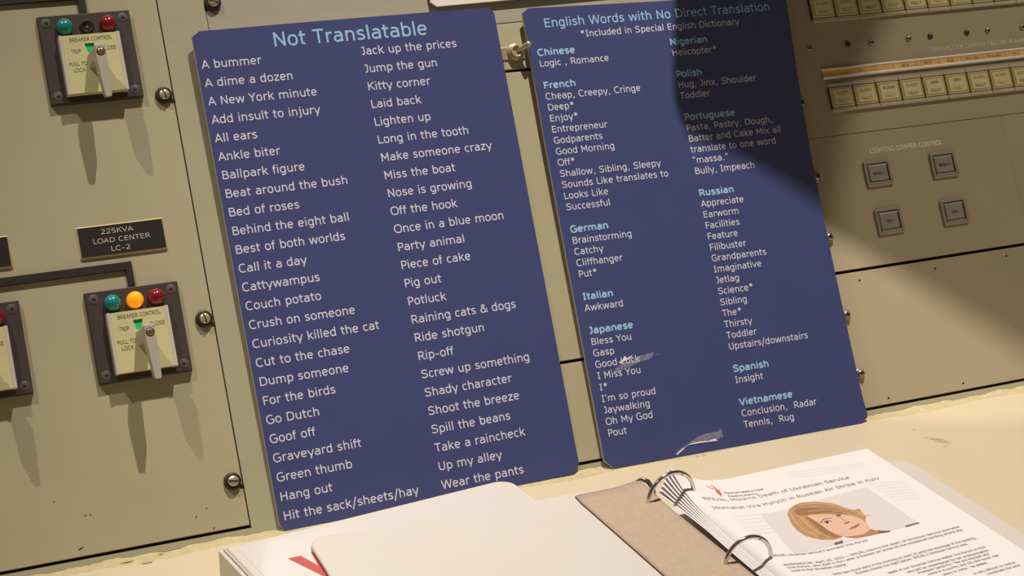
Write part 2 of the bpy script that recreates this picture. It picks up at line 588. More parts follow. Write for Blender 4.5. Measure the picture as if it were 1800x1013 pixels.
def flat(x0, y0, z):
    return lambda x, y, dz=0.0: (x0 + x, y0 + y, z + dz)


# ------------------------------------------------------------------ the setting
# backing behind the console panels, the post and the bottom rail they are set into, and an added board out of view that shades the console
mb = MB()
mb.box(-800, 900, -60, 800, -12, -4, 'dark')
tag(mb.build('wall_back', matrix=wmat((0, 0, 0))), kind='structure')
POST0, POST1 = -303.8, -263.6
mb = MB()
mb.box(-800, 900, -14, -1.6, -4, 0, 'frame')
mb.box(POST0, POST1, -1.6, 700, -4, 0, 'frame')
tag(mb.build('trim_1', matrix=wmat((0, 0, 0))), kind='structure')

# unseen board added for its shadow: the lower left edge keeps the key lamp off the upper right of the console
edge_px = [(1183, -130), (1186, -30), (1185, 60), (1182, 130), (1186, 190), (1204, 238), (1245, 262), (1300, 285), (1370, 325), (1450, 375), (1560, 440), (1680, 512), (1800, 588), (1960, 690)]
LA = Vector(LAMP_A)
Pa, Pb, Pc = [Vector((W(*q, 8)[0], W(*q, 8)[1], 8)) for q in ((1185, 0), (1204, 238), (1800, 588))]
Pa, Pb, Pc = Pa.lerp(LA, 0.22), Pb.lerp(LA, 0.22), Pc.lerp(LA, 0.46)
pn = (Pb - Pa).cross(Pc - Pa).normalized()
outl = []
for q in edge_px:
    a, b = W(*q, 8)
    p = Vector((a, b, 8))
    d = LA - p
    outl.append(p + d * ((Pa - p).dot(pn) / d.dot(pn)))
for a, b in ((720, 120), (720, 620), (230, 620)):
    p = Vector((a, b, 0))
    d = LA - p
    outl.append(p + d * ((Pa - p).dot(pn) / d.dot(pn)))
mb = MB()
lo = [tuple(p) for p in outl]
hi = [tuple(p + Vector((0, 12, 8))) for p in outl]
n = len(lo)
mb.faces(lo + hi, [tuple(range(n)), tuple(range(2 * n - 1, n - 1, -1))] + [(i, (i + 1) % n, n + (i + 1) % n, n + i) for i in range(n)], 'added_shadow_board')
tag(mb.build('added_shadow_board', matrix=wmat((0, 0, 0))), kind='structure')

# desk
DESK = -7.0
desk = desk_thing('desk', (0, -300, DESK), 'cream laminate console desk with a chipped back edge under the signs', 'desk')
mb = MB()
mb.box(-900, 1000, -700, 3, DESK - 30, DESK, 'cream')
mb.build('desk_top', desk, (0, -300, DESK), bevel=1.0)
# worn fillet of cream paint along the joint, chipped along its upper edge
mb = MB()
rows = []
N = 520
for i in range(N + 1):
    x = -800 + 1700 * i / N
    j = 1.1 * sin(x * 0.071) + 0.8 * sin(x * 0.193 + 1.3) + 0.7 * random.uniform(-1, 1)
    up = max(0.5, 1.2 + j * 0.55)
    out = 5 + 1.3 * sin(x * 0.05 + 2) + random.uniform(-0.5, 0.5)
    zt = DESK + up
    yw = (zt / cos(LEAN)) * sin(LEAN)
    rows.append([(x, yw + 0.6, zt), (x, yw - 0.9, zt - 0.15), (x, yw - 1.0 - out * 0.4, DESK + up * 0.4 + 0.15), (x, yw - 1.5 - out, DESK + 0.12), (x, yw - 3.5 - out * 1.5, DESK + 0.02)])
vs = [p for r in rows for p in r]
mb.faces(vs, [(5 * i + k, 5 * i + k + 1, 5 * i + 5 + k + 1, 5 * i + 5 + k) for i in range(N) for k in range(4)], 'cream_rough', True)
tag(mb.build('trim_2', None, (0, 0, DESK), dmat((0, 0, DESK))), kind='structure')
mb = MB()


def blob(mb, px, py, w, h, key, z, rot=0.0, rough=0.35, n=16):
    x0, y0 = K(px, py, z)
    pts = []
    for k in range(n):
        t = 2 * pi * k / n
        r = 1 + random.uniform(-rough, rough)
        x, y = w * r * cos(t), h * r * sin(t)
        pts.append((x0 + x * cos(rot) - y * sin(rot), y0 + x * sin(rot) + y * cos(rot), z))
    mb.poly(pts, key)


for args in ((300, 966, 11, 1.6), (282, 974, 2.5, 1.2), (375, 953, 5, 1.2), (222, 988, 6, 0.8), (258, 989, 6, 0.8), (1227, 803, 1.6, 0.8), (1238, 801, 2.6, 0.7), (935, 852, 1.0, 0.9)):
    blob(mb, *args, 'chip', DESK + 0.9 if args[0] < 400 else DESK + 0.2)
    mb.build('chip_mark', desk, (0, -300, DESK))['label'] = 'brown chip in the cream laminate'
    mb = MB()
for px, py, w, h, r in ((1646, 773, 6, 2.0, -0.5), (1655, 776, 7, 1.2, -0.3), (1664, 778.5, 5, 1.0, -0.4), (1636, 770, 7, 0.7, -0.5), (1662, 784, 3, 0.8, 0), (1607, 756, 1.4, 0.9, 0)):
    blob(mb, px, py, w, h, 'chip', DESK + 0.1, r)
mb.build('scratch_mark', desk, (0, -300, DESK))['label'] = 'brown scratch in the cream laminate'


# ------------------------------------------------------------------ console panels
def panel(a0, a1, b0, b1, key, label, name='console_panel'):
    base = ((a0 + a1) / 2, b0, -3)
    t = wall_thing(name, base, label, 'panel', None)
    mb = MB()
    mb.box(a0, a1, b0, b1, -3.6, 0, key)
    mb.build('sheet', t, base, bevel=0.15 if a0 > 290 and b0 > 100 and b1 < 300 else 0.5)
    t['_b'] = base
    return t, base


pL, bL = panel(-790, -304.9, 0.9, 700, 'panel', 'large olive-grey console panel left of the signs carrying the breaker switches')
pM0, bM0 = panel(-263.0, 290, 411.9, 700, 'panel_pale', 'pale grey console panel along the top behind the upper edges of the signs')
pM1, bM1 = panel(-263.0, 290, 367.4, 411.3, 'panel', 'narrow olive-grey console panel between the signs holding the toggle switch')
pM2, bM2 = panel(-263.0, 290, 93.4, 364.6, 'panel', 'tall olive-grey console panel seen between the signs below the toggle switch')
pM3, bM3 = panel(-263.0, 290, 0.9, 90.6, 'panel', 'low olive-grey console panel seen between the bottoms of the signs')
pR1, bR1 = panel(292, 900, 268.7, 700, 'panel_warm', 'beige-grey console panel at upper right holding both alarm button rows')
pR2, bR2 = panel(292, 537.4, 135.4, 268.2, 'panel_warm', 'beige-grey console panel marked for lighting dimmer control, right of the signs')
pR2b, bR2b = panel(537.5, 900, 135.4, 268.2, 'panel_warm', 'beige-grey console panel at the right picture edge beside the dimmer panel')
pR3, bR3 = panel(292, 900, 0.9, 132.4, 'panel_warm', 'blank beige console panel with five small holes at lower right')


def fastener(parent, base, a, b, slot, key='nickel'):
    mb = MB()
    c = (a, b, 0)
    mb.lathe([(7.4, 0), (7.4, 1.8), (6.6, 3.4), (5.2, 3.9), (5.0, 2.6)], c, 'rubber')
    o = mb.build('fastener', parent, base)
    mb = MB()
    mb.lathe([(4.7, 2.0), (4.7, 4.6), (4.2, 5.6), (2.6, 6.2), (0.3, 6.4)], c, key)
    dx, dy = cos(slot), sin(slot)
    pts = [(a + dx * s * 4.1 + dy * q * 0.55, b + dy * s * 4.1 - dx * q * 0.55) for s, q in ((-1, -1), (1, -1), (1, 1), (-1, 1))]
    mb.prism(pts, 5.2, 6.5, 'dark')
    s = mb.build('screw_head', o, base)
    s['label'] = 'slotted metal screw head'
    return o


for (px, py), sl, key in (((289, 166), 1.85, 'nickel'), ((360, 560), 1.75, 'nickel'), ((410, 846), 2.95, 'nickel')):
    a, b = W(px, py, 4)
    fastener(pL, bL, a, b, sl, key)
    mb = MB()
    mb.box(a + 5.5, a + 8.2, b - 7.2, b - 3.4, -3.4, 0.15, 'black')
    mb.build('fastener_notch', pL, bL)
a, b = W(375, 3, 4)
fastener(pM0, bM0, a, b, 2.8)
mb = MB()
mb.box(a - 7, a - 5, b - 7, b - 2, -3, 0.15, 'black')
mb.build('fastener_notch', pM0, bM0)


def cross_screw(parent, base, a, b, r, key, h, washer=False):
    mb = MB()
    if washer:
        mb.lathe([(r * 1.28, 0), (r * 1.28, 1.0), (r * 1.1, 1.2)], (a, b, 0), key)
    mb.lathe([(r, 0), (r, h * 0.45), (r * 0.86, h * 0.8), (r * 0.55, h * 0.97), (r * 0.1, h)], (a, b, 0), key)
    t = random.uniform(0, pi / 2)
    for k in (0, 1):
        dx, dy = cos(t + k * pi / 2), sin(t + k * pi / 2)
        w = r * 0.16
        pts = [(a + dx * s * r * 0.62 + dy * q * w, b + dy * s * r * 0.62 - dx * q * w) for s, q in ((-1, -1), (1, -1), (1, 1), (-1, 1))]
        mb.prism(pts, h * 0.7, h * 1.03 + 0.02, 'black')
    return mb.build('screw', parent, base)


for (px, py), par in (((1410, 180), (pR1, bR1)), ((1437, 310), (pR2, bR2)), ((1460, 416), (pR2, bR2)), ((1490, 553), (pR3, bR3)), ((1515, 656), (pR3, bR3))):
    a, b = W(px, py, 3)
    cross_screw(par[0], par[1], a - 0.6, b, 3.9, 'steel', 4.6, True)
for k, (px, py) in enumerate(((1424, 84), (1491, 79), (1532, 74), (1598, 68), (1636, 64), (1700, 57), (1737, 53), (1797, 47))):
    a, b = W(px, py, 1)
    cross_screw(pR1, bR1, a, 358.6, 2.9 if k not in (0,) else 2.5, 'dark_steel' if k in (1, 4, 5) else 'steel', 2.0)
for px, py in ((1511, 493), (1644, 472), (1769, 450), (1562, 700), (1693, 674)):
    a, b = W(px, py, 0)
    mb = MB()
    mb.lathe([(1.15, -3), (1.15, 0.06)], (a, b, 0), 'black', n=14)
    mb.build('screw_hole', pR3, bR3)

# engraved writing on the right panels
mb = MB()
a0, b0 = W(1529.5, 270, 0)
a1, b1 = W(1656, 251.5, 0)
txt = 'LIGHTING DIMMER CONTROL'
sz = 6.6
write(mb, txt, sz, flat(a0, b0, 0.12), 'engraved_worn', weight=115, xs=(a1 - a0) / (adv(txt) * sz / 1000))
mb.build('lettering', pR2, bR2, recalc=False)['label'] = 'worn cream engraved lettering'
mb = MB()
a0, b0 = W(1634, 91, 0)
a1, b1 = W(1806, 71, 0)
txt = 'TRANSMITTER CARRIER FAILURE ALARMS'
sz = 6.0
write(mb, txt, sz, flat(a0, b0, 0.12), 'engraved_worn', weight=70, xs=(a1 - a0) / (adv(txt) * sz / 1000))
mb.build('lettering', pR1, bR1, recalc=False)['label'] = 'worn cream engraved lettering'

# small marks on the olive panel
mb = MB()
for px, py, w, h in ((142, 965, 2.4, 0.7), (95, 883, 0.7, 0.7), (363, 894, 0.7, 0.7), (345, 909, 0.8, 0.8), (376, 929, 0.8, 0.8), (150, 907, 0.9, 0.8), (159, 906, 0.8, 0.6)):
    a, b = W(px, py)
    mb.poly([(a + w * cos(2 * pi * k / 10) + 0.5 * h * sin(2 * pi * k / 10), b + h * sin(2 * pi * k / 10) + 0.35 * w * cos(2 * pi * k / 10), 0.08) for k in range(10)], 'dark')
    mb.build('paint_chip', pL, bL, recalc=False)
    mb = MB()
for k in range(26):
    px, py = random.choice(((1520, 585), (1515, 600), (1625, 527), (1634, 529), (1508, 563), (1525, 625), (1590, 550), (1776, 596), (1486, 500), (1748, 626), (1680, 592)))
    a, b = W(px + random.uniform(-7, 7), py + random.uniform(-7, 7))
    w = random.uniform(0.3, 0.9)
    mb.poly([(a + w * random.uniform(0.5, 1.2) * cos(2 * pi * q / 7), b + w * random.uniform(0.5, 1.6) * sin(2 * pi * q / 7), 0.08) for q in range(7)], 'panel_pale')
    mb.build('scuff_mark', pR3, bR3, recalc=False)
    mb = MB()

# ------------------------------------------------------------------ mimic strips on the left panel
BRK = {'lower': (-369.4, 174.6), 'upper': (-369.6, 412.9), 'left': (-500.4, 176.2)}


def prism_thing(name, outlines, z1, key, label, cat):
    """one mesh lying on the console face"""
    a = [p[0] for o in outlines for p in o]
    b = [p[1] for o in outlines for p in o]
    base = (sum(a) / len(a), min(b), 0)
    mb = MB()
    for o in outlines:
        mb.prism(o, -0.2, z1, key)
    ob = mb.build(name, None, base, wmat(base), bevel=0.4)
    return tag(ob, label, cat)


a_r, a_l = W(232.5, 470, 3)[0], W(221, 470, 3)[0]
b_t, b_b = W(232, 458.5, 3)[1], W(219, 475, 3)[1]
prism_thing('mimic_strip', [[(-760, b_t), (a_r, b_t), (a_r, 213.5), (a_l, 213.5), (a_l, b_b), (-760, b_b)]], 3.2, 'mimic',
            'long black-brown bus strip running left from the lower breaker switch, below the engraved plate', 'strip')
a_l2, a_r2 = W(137.5, 8, 3)[0], W(151, 8, 3)[0]
b2 = W(60, 4, 3)[1]
prism_thing('mimic_strip', [[(-760, b2 + 6.5), (a_r2, b2 + 6.5), (a_r2, 452), (a_l2, 452), (a_l2, b2), (-760, b2)]], 3.2, 'mimic',
            'black-brown bus strip above the upper breaker switch at top left', 'strip')

# ------------------------------------------------------------------ engraved nameplates
def nameplate(a0, a1, b0, b1, lines, label):
    base = ((a0 + a1) / 2, (b0 + b1) / 2, 0)
    t = wall_thing('nameplate', base, label, 'sign')
    mb = MB()
    mb.frustum([(a0, b0), (a1, b0), (a1, b1), (a0, b1)], -0.1, [(a0 + 1.3, b0 + 1.3), (a1 - 1.3, b0 + 1.3), (a1 - 1.3, b1 - 1.3), (a0 + 1.3, b1 - 1.3)], 2.2, 'plate_gold')
    mb.build('bevelled_edge', t, base)
    mb = MB()
    mb.box(a0 + 1.4, a1 - 1.4, b0 + 1.4, b1 - 1.4, 1.0, 2.35, 'plate_black')
    mb.build('face', t, base)
    if lines:
        mb = MB()
        for txt, dx, b, w in lines:
            sz = 5.6
            write(mb, txt, sz, flat(base[0] + dx - w / 2, b, 2.5), 'engraved', weight=75, xs=w / (adv(txt) * sz / 1000))
        mb.build('lettering', t, base, recalc=False)


nameplate(-406.3, -332.2, 241.4, 269.2, [('225KVA', -3.3, 260.8, 27.5), ('LOAD CENTER', -0.5, 253.2, 48.5), ('LC-2', -2.6, 245.6, 17)],
          'black engraved nameplate with gold edge reading LOAD CENTER above the lower breaker switch')
nameplate(-536, -460.6, 242.6, 269.9, None, 'black gold-edged nameplate cut off by the left picture edge')


# ------------------------------------------------------------------ breaker switches
def rect(a0, a1, b0, b1):
    return [(a0, b0), (a1, b0), (a1, b1), (a0, b1)]


def breaker(name, label, lamps, base):
    """local millimetres around the middle of the bezel"""
    t = wall_thing(name, base, label, 'switch', 'breaker control switches')
    z = (0, 0, 0)
    mb = MB()
    mb.frustum(rect(-39.2, 39.2, -38.8, 38.8), -0.1, rect(-38.6, 38.6, -38.2, 38.2), 5.8, 'bezel')
    mb.build('bezel', t, z, bevel=0.5)
    for sx, sy in ((-1, -1), (1, -1), (1, 1), (-1, 1)):
        mb = MB()
        mb.lathe([(4.2, 5.0), (4.2, 5.95), (4.0, 6.05)], (sx * 32.4, sy * 32.0, 0), 'bezel_screw')
        mb.lathe([(1.25, 5.6), (1.25, 6.15)], (sx * 32.4, sy * 32.0, 0), 'black', n=14)
        mb.build('mounting_screw', t, z)
    for k, x in zip(lamps, (-18.2, 0.6, 18.6)):
        mb = MB()
        y = 26.6
        if k == 'socket':
            mb.lathe([(6.0, 5), (6.0, 7.2), (5.2, 8.2), (4.2, 7.9), (3.4, 6.4), (0.5, 6.0)], (x, y - 0.4, 0), 'black')
            mb.lathe([(1.5, 5.8), (1.5, 8.0), (1.0, 8.4)], (x + 0.3, y - 1.8, 0), 'dark_steel', n=14)
            mb.lathe([(5.3, 7.9), (5.1, 8.45), (4.4, 8.45), (4.3, 7.9)], (x, y - 0.4, 0), 'rubber')
            mb.build('lamp_socket', t, z)['label'] = 'empty black lamp socket'
        else:
            prof = [(7.0, 5.0), (7.0, 9.5)] + [(7.0 * cos(q * pi / 16), 9.5 + 6.6 * sin(q * pi / 16)) for q in range(1, 8)] + [(0.2, 16.1)]
            mb.lathe(prof, (x, y, 0), 'lens_' + k)
            mb.build('indicator_lamp', t, z)['label'] = {'green': 'teal green', 'red': 'dark red', 'amber': 'glowing amber'}[k] + ' domed lamp'
    # ivory face plate with a cut window for the flag
    x0, x1, y0, y1 = -23.0, 22.6, -33.2, 17.4
    win = [(-5.2, 9.4), (3.0, 9.4), (1.0, 0.6), (-3.2, 0.6)]
    bm = bmesh.new()
    vs = []
    for pts in (rect(x0, x1, y0, y1), win):
        vv = [bm.verts.new((x, y, 14.0)) for x, y in pts]
        vs.append(vv)
        for i in range(4):
            bm.edges.new((vv[i], vv[(i + 1) % 4]))
    bmesh.ops.triangle_fill(bm, edges=bm.edges, use_beauty=True)
    bm.verts.ensure_lookup_table()
    for v in bm.verts: v.index = -1
    allv = list(bm.verts)
    for i, v in enumerate(allv): v.index = i
    mb = MB()
    mb.faces([tuple(v.co) for v in allv], [tuple(v.index for v in f.verts) for f in bm.faces], 'ivory')
    bm.free()
    for pts, zb in ((rect(x0, x1, y0, y1), 5.6), (win, 12.0)):
        for i in range(4):
            p, q = pts[i], pts[(i + 1) % 4]
            mb.poly(((p[0], p[1], 14), (q[0], q[1], 14), (q[0], q[1], zb), (p[0], p[1], zb)), 'ivory')
    mb.build('face_plate', t, z)
    mb = MB()
    mb.prism([(-6.2, 10.4), (4.0, 10.4), (2.0, -0.4), (-4.2, -0.4)], 11.6, 12.4, 'green_flag')
    mb.build('flag', t, z)['label'] = 'green position flag behind the window'
    for xa, xb in ((-25.7, -22.9), (22.5, 25.7)):
        mb = MB()
        mb.box(xa, xb, y0 - 0.4, y1 + 0.3, 5.6, 14.4, 'rail')
        mb.build('side_rail', t, z, bevel=0.4)
    for txt, xa, yb, w in (('BREAKER CONTROL', -17.4, 11.5, 36.0), ('TRIP', -17.2, 1.4, 8.0), ('CLOSE', 8.2, 2.4, 12.6), ('PULL TO', -21.0, -9.4, 15.6), ('LOCK', -18.2, -14.8, 10.2)):
        sz = 4.5
        mb = MB()
        write(mb, txt, sz, flat(xa, yb, 14.12), 'black_ink', weight=95, xs=w / (adv(txt) * sz / 1000))
        mb.build('lettering', t, z, recalc=False)
    # pistol handle: hub and tapered bar
    mb = MB()
    mb.frustum(rect(-4.6, 6.4, -12.2, -1.2), 13.9, rect(-2.6, 5.4, -10.6, -1.0), 33.5, 'knob')
    h = mb.build('handle', t, z, bevel=0.6)
    mb = MB()
    bar = [(-1.9, 0.4), (6.4, 0.4), (6.6, -10.4), (5.4, -42.8), (4.8, -45.2), (0.2, -45.2), (-0.6, -42.8), (-2.4, -12.5)]
    back = [(-2.3, 0.0), (6.6, 0.0), (6.8, -11), (5.2, -41.6), (4.6, -43.2), (0.2, -43.2), (-0.4, -41.6), (-2.8, -12.5)]
    mb.frustum(back, 30.0, bar, 40.0, 'knob')
    mb.build('handle_bar', h, z, bevel=0.6)
    mb = MB()
    mb.lathe([(3.6, 39.5), (3.6, 40.3), (3.3, 40.3)], (2.0, -6.0, 0), 'dark', n=24)
    mb.lathe([(3.0, 39.5), (3.0, 40.6), (2.4, 41.0), (0.2, 41.1)], (2.0, -6.0, 0), 'brass', n=24)
    mb.prism([(1.7, -6.0 + 0.2), (2.3, -6.0 + 0.2), (2.5, -3.2), (1.9, -3.2)], 40.4, 41.2, 'dark')
    mb.build('handle_screw', h, z)['label'] = 'brass slotted screw'
    return t


bk = {}
bk['lower'] = breaker('breaker_switch', 'breaker control switch with green, amber and red lamps below the LOAD CENTER plate', ('green', 'amber', 'red'), (*BRK['lower'], 0))
bk['upper'] = breaker('breaker_switch', 'upper left breaker control switch with an empty socket between green and red lamps', ('green', 'socket', 'red'), (*BRK['upper'], 0))
bk['left'] = dup(bk['lower'], wmat((*BRK['left'], 0)), 'breaker control switch cut off by the left picture edge, one red lamp showing')

# ------------------------------------------------------------------ toggle switch between the signs
ta, tb = W(905, 92, 3)
tg = wall_thing('toggle_switch', (ta, tb, 0), 'nickel toggle switch in a collar nut between the two blue signs', 'switch')
z = (0, 0, 0)
mb = MB()
mb.prism([(-12.4, -5.2), (-11.6, -6), (10, -6), (10, 6), (-11.6, 6), (-12.4, 5.2)], -0.1, 1.4, 'nickel')
mb.build('tab_plate', tg, z, bevel=0.4)
mb = MB()
mb.lathe([(8.2, 1.2), (8.2, 2.4), (7.6, 2.6)], (1.0, 0.4, 0), 'nickel', n=32)
mb.lathe([(7.8, 2.4), (7.8, 4.4), (7.2, 5.0), (5.8, 5.0)], (1.0, 0.4, 0), 'nickel', n=32)
mb.lathe([(6.2, 4.8), (6.2, 6.6), (5.6, 7.0), (4.4, 7.0), (4.2, 3.0), (0.2, 2.6)], (1.0, 0.4, 0), 'nickel', n=32)
mb.build('collar_nut', tg, z)
mb = MB()
tip = W(931, 77, 16)
d = Vector((tip[0] - ta, tip[1] - tb, 16.0))
p0 = Vector((2.2, 1.0, 3.4))
pts = [p0.lerp(d, q) for q in (0, 0.3, 0.7, 0.84, 0.93, 1.0, 1.05, 1.07)]
mb.tube(pts, 1, 'nickel', 16, [2.3, 2.4, 2.7, 2.8, 3.0, 2.9, 2.0, 0.6])
mb.build('lever', tg, z)

# ------------------------------------------------------------------ designation strip
sa0, sb0, sb1 = 338.4, 325.4, 336.5
st = wall_thing('label_strip', (460, 331, 0), 'aluminium label holder with aged orange paper above the lower alarm button row', 'label holder')
base = (460, 331, 0)
mb = MB()
mb.box(sa0, 760, 334.2, 336.5, -0.1, 2.2, 'alu')
mb.build('upper_rail', st, base, bevel=0.8)
mb = MB()
mb.box(sa0, 760, 325.4, 328.3, -0.1, 3.2, 'alu')
mb.build('lower_rail', st, base, bevel=0.9)
mb = MB()
mb.box(sa0 + 1, 760, 327.8, 334.6, -0.1, 1.2, 'card_orange')
mb.build('paper_card', st, base)
mb = MB()
for k, txt in enumerate(('', '', '', 'RY-4', 'RY-5', 'RY-6', 'MUX-1001', 'MUX-1002', 'RY-7')):
    a = 340.4 + 27.45 * k
    mb.box(a + 27.2, a + 27.5, 328.4, 334.0, 1.2, 1.26, 'faded_ink')
    if txt:
        write(mb, txt, 3.6, flat(a + 13.7, 330.0, 1.3), 'black_ink', weight=95, xs=0.9, align='center')
mb.build('lettering', st, base, recalc=False)

# ------------------------------------------------------------------ alarm buttons
PITCH = 27.45


def alarm_button(base, label, txts, proto=None):
    if proto is None:
        t = wall_thing('alarm_button', base, label, 'button', 'alarm fault buttons')
        z = (0, 0, 0)
        h = PITCH / 2 - 0.25
        mb = MB()
        mb.box(-h, h, -14.2, -10.6, -0.1, 3.6, 'alarm_frame')
        mb.box(-h, h, 10.6, 14.2, -0.1, 3.6, 'alarm_frame')
        mb.box(-h, h, -10.7, 10.7, -0.1, 2.0, 'dark')
        mb.build('frame', t, z, bevel=0.35)
        mb = MB()
        mb.frustum(rect(-12.9, 12.9, -10.2, 10.2), 1.8, rect(-12.5, 12.5, -9.8, 9.8), 4.2, 'lens_yellow')
        ln = mb.build('lens', t, z, bevel=0.5)
        mb = MB()
        mb.box(-10.9, 10.9, -8.3, 8.3, 4.0, 4.3, 'line_brown')
        mb.box(-10.3, 10.3, -7.7, -0.3, 4.0, 4.45, 'insert_yellow')
        mb.box(-10.3, 10.3, 0.3, 7.7, 4.0, 4.45, 'insert_yellow')
        mb.box(-10.3, 10.3, -0.3, 0.3, 4.0, 4.6, 'divider_pale')
        mb.build('insert', t, z)
    else:
        t = proto.copy()
        COL.objects.link(t)
        t.matrix_world = wmat(base)
        t['label'] = label
        for ch in list(proto.children):
            if ch.name.startswith('lettering'):
                continue
            c = ch.copy()
            COL.objects.link(c)
            c.parent = t
    mb = MB()
    for txt, y in zip(txts, (2.4, -6.0)):
        fade = txt.startswith('~')
        txt = txt.strip('~')
        lead = len(txt) - len(txt.lstrip())
        s = txt.strip()
        full = adv('ALARM') if s.endswith('ARM') else adv('FAULT')
        x0 = -full * 4.4 / 2000 * 0.92 + lead * 684 * 4.4 / 1000 * 0.92
        write(mb, s, 4.4, flat(x0, y, 4.55), 'faded_ink' if fade else 'black_ink', weight=100, xs=0.92)
    mb.build('lettering', t, (0, 0, 0), recalc=False)
    return t


ORD = ['leftmost', 'second', 'third', 'fourth', 'fifth', 'sixth', 'seventh', 'eighth', 'ninth', 'tenth']
proto = None
low = [('~ALARM', '~FAULT'), ('~ALARM', '~FAULT'), ('ALARM', '~FAULT'), ('~ALARM', 'FAULT'), (' ARM', 'FAULT'), (' ARM', '~FAULT'), ('~ALARM', 'FAULT'), ('~ALARM', '~FAULT'), ('~ALARM', 'FAULT')]
for k in range(9):
    lab = ('leftmost' if k == 0 else ORD[k] + ' from left') + ' yellow ALARM FAULT button of the row under the orange strip'
    if k == 8: lab = 'pale yellow ALARM FAULT button ending the lower row at the right picture edge'
    r = alarm_button((340.4 + PITCH * (k + 0.5), 305.9, 0), lab, low[k], proto)
    proto = proto or r
for k in range(10):
    lab = ('leftmost' if k == 0 else ORD[k] + ' from left') + ' yellow ALARM FAULT button of the row cut by the top edge'
    if k == 9: lab = 'pale yellow ALARM FAULT button in the top right corner of the picture'
    alarm_button((340.4 + PITCH * (k + 0.5), 397.9, 0), lab, ('~ALARM', '~FAULT' if k in (0, 1, 3, 5) else 'FAULT'), proto)

# ------------------------------------------------------------------ dimmer buttons
def dimmer(base, txt, label):
    t = wall_thing('push_button', base, label, 'button', 'lighting dimmer push buttons')
    z = (0, 0, 0)
    mb = MB()
    for r_ in ((-14.7, 14.7, 10.6, 12.9), (-14.7, 14.7, -12.9, -10.4), (-14.7, -12.4, -10.4, 10.6), (12.4, 14.7, -10.4, 10.6)):
        mb.box(*r_, -0.1, 2.2, 'button_frame')
    mb.box(-13, 13, -11, 11, -0.1, 0.4, 'dark')
    mb.build('frame', t, z, bevel=0.35)
    mb = MB()
    mb.box(-12.0, 11.6, -10.2, -8.4, 0.3, 2.6, 'button_frame')
    mb.box(-12.0, 11.6, 8.0, 9.6, 0.3, 2.0, 'button_frame')
    mb.build('retainer', t, z, bevel=0.3)
    mb = MB()
    mb.frustum(rect(-12.0, 11.6, -8.0, 8.6), 0.3, rect(-10.6, 10.0, -7.4, 8.2), 2.6, 'button_lens')
    mb.build('lens', t, z, bevel=0.4)
    mb = MB()
    write(mb, txt, 3.6, flat(-0.3, -1.2, 2.75), 'black', weight=110, xs=0.72 if len(txt) > 6 else 0.7, align='center')
    mb.build('lettering', t, z, recalc=False)


for c, txt, lab in (((376.9, 225.4), 'BRIGHT-1', 'square grey push button marked BRIGHT-1, upper left of the dimmer four'),
                    ((455.2, 225.3), 'BRIGHT-2', 'square grey push button marked BRIGHT-2, upper right of the dimmer four'),
                    ((377.5, 176.8), 'DIM-1', 'square grey push button marked DIM-1, lower left of the dimmer four'),
                    ((455.0, 176.7), 'DIM-2', 'square grey push button marked DIM-2, lower right of the dimmer four')):
    dimmer((*c, 0), txt, lab)


# ------------------------------------------------------------------ the two blue signs leaning on the console
class Sign:
    def __init__(self, name, label, o_of, outline_px, base_px):
        self.o_of = o_of
        a, b = self.at(*base_px)
        self.base = (a, b, o_of(a, b) - 3)
        self.t = wall_thing(name, self.base, label, 'sign', 'blue word list signs')
        pts = [self.at(*q) for q in outline_px]
        mb = MB()
        mb.prism(pts, -3.0, 0.0, 'blue', 'board_edge', self.lift)
        o = mb.build('board', self.t, self.base)

    def at(self, px, py):
        o = 8.0
        for _ in range(5):
            a, b = W(px, py, o)
            o = self.o_of(a, b)
        return a, b

    def lift(self, a, b, z):
        return (a, b, self.o_of(a, b) + z)

    def line(self, mb, txt, start, size, key, rot, bold=False, xs=1.0, weight=None, z=0.12):
        c, s = cos(rot), sin(rot)
        write(mb, txt, size, lambda x, y, dz=0.0: self.lift(start[0] + x * c - y * s, start[1] + x * s + y * c, z + dz), key, bold, weight, xs)

    def fit(self, p0, p1):
        a0, b0 = self.at(*p0)
        a1, b1 = self.at(*p1)
        return math.hypot(a1 - a0, b1 - b0), math.atan2(b1 - b0, a1 - a0)


s1 = Sign('word_list_sign', 'blue sign headed Not Translatable, left of two leaning on the console',
          lambda a, b: 4.6 + 0.014 * b - 0.004 * (a + 280) , [(337.3, 65.3), (350.7, 54.9), (560, 36.9), (860, 13), (868.7, 23.3), (1018, 816.7), (1008, 833.7), (760, 884), (500.7, 934), (491.3, 922)], (760, 884))
ROW1 = ['A bummer', 'A dime a dozen', 'A New York minute', 'Add insult to injury', 'All ears', 'Ankle biter', 'Ballpark figure', 'Beat around the bush', 'Bed of roses', 'Behind the eight ball', 'Best of both worlds', 'Call it a day', 'Cattywampus', 'Couch potato', 'Crush on someone', 'Curiosity killed the cat', 'Cut to the chase', 'Dump someone', 'For the birds', 'Go Dutch', 'Goof off', 'Graveyard shift', 'Green thumb', 'Hang out', 'Hit the sack/sheets/hay']
ROW2 = ['Jack up the prices', 'Jump the gun', 'Kitty corner', 'Laid back', 'Lighten up', 'Long in the tooth', 'Make someone crazy', 'Miss the boat', 'Nose is growing', 'Off the hook', 'Once in a blue moon', 'Party animal', 'Piece of cake', 'Pig out', 'Potluck', 'Raining cats & dogs', 'Ride shotgun', 'Rip-off', 'Screw up something', 'Shady character', 'Shoot the breeze', 'Spill the beans', 'Take a raincheck', 'Up my alley', 'Wear the pants']
w1, r1 = s1.fit((500.9, 915.3), (736.5, 868.5))
EM1 = w1 / (adv('Hit the sack/sheets/hay') - 130) * 1000
mb = MB()


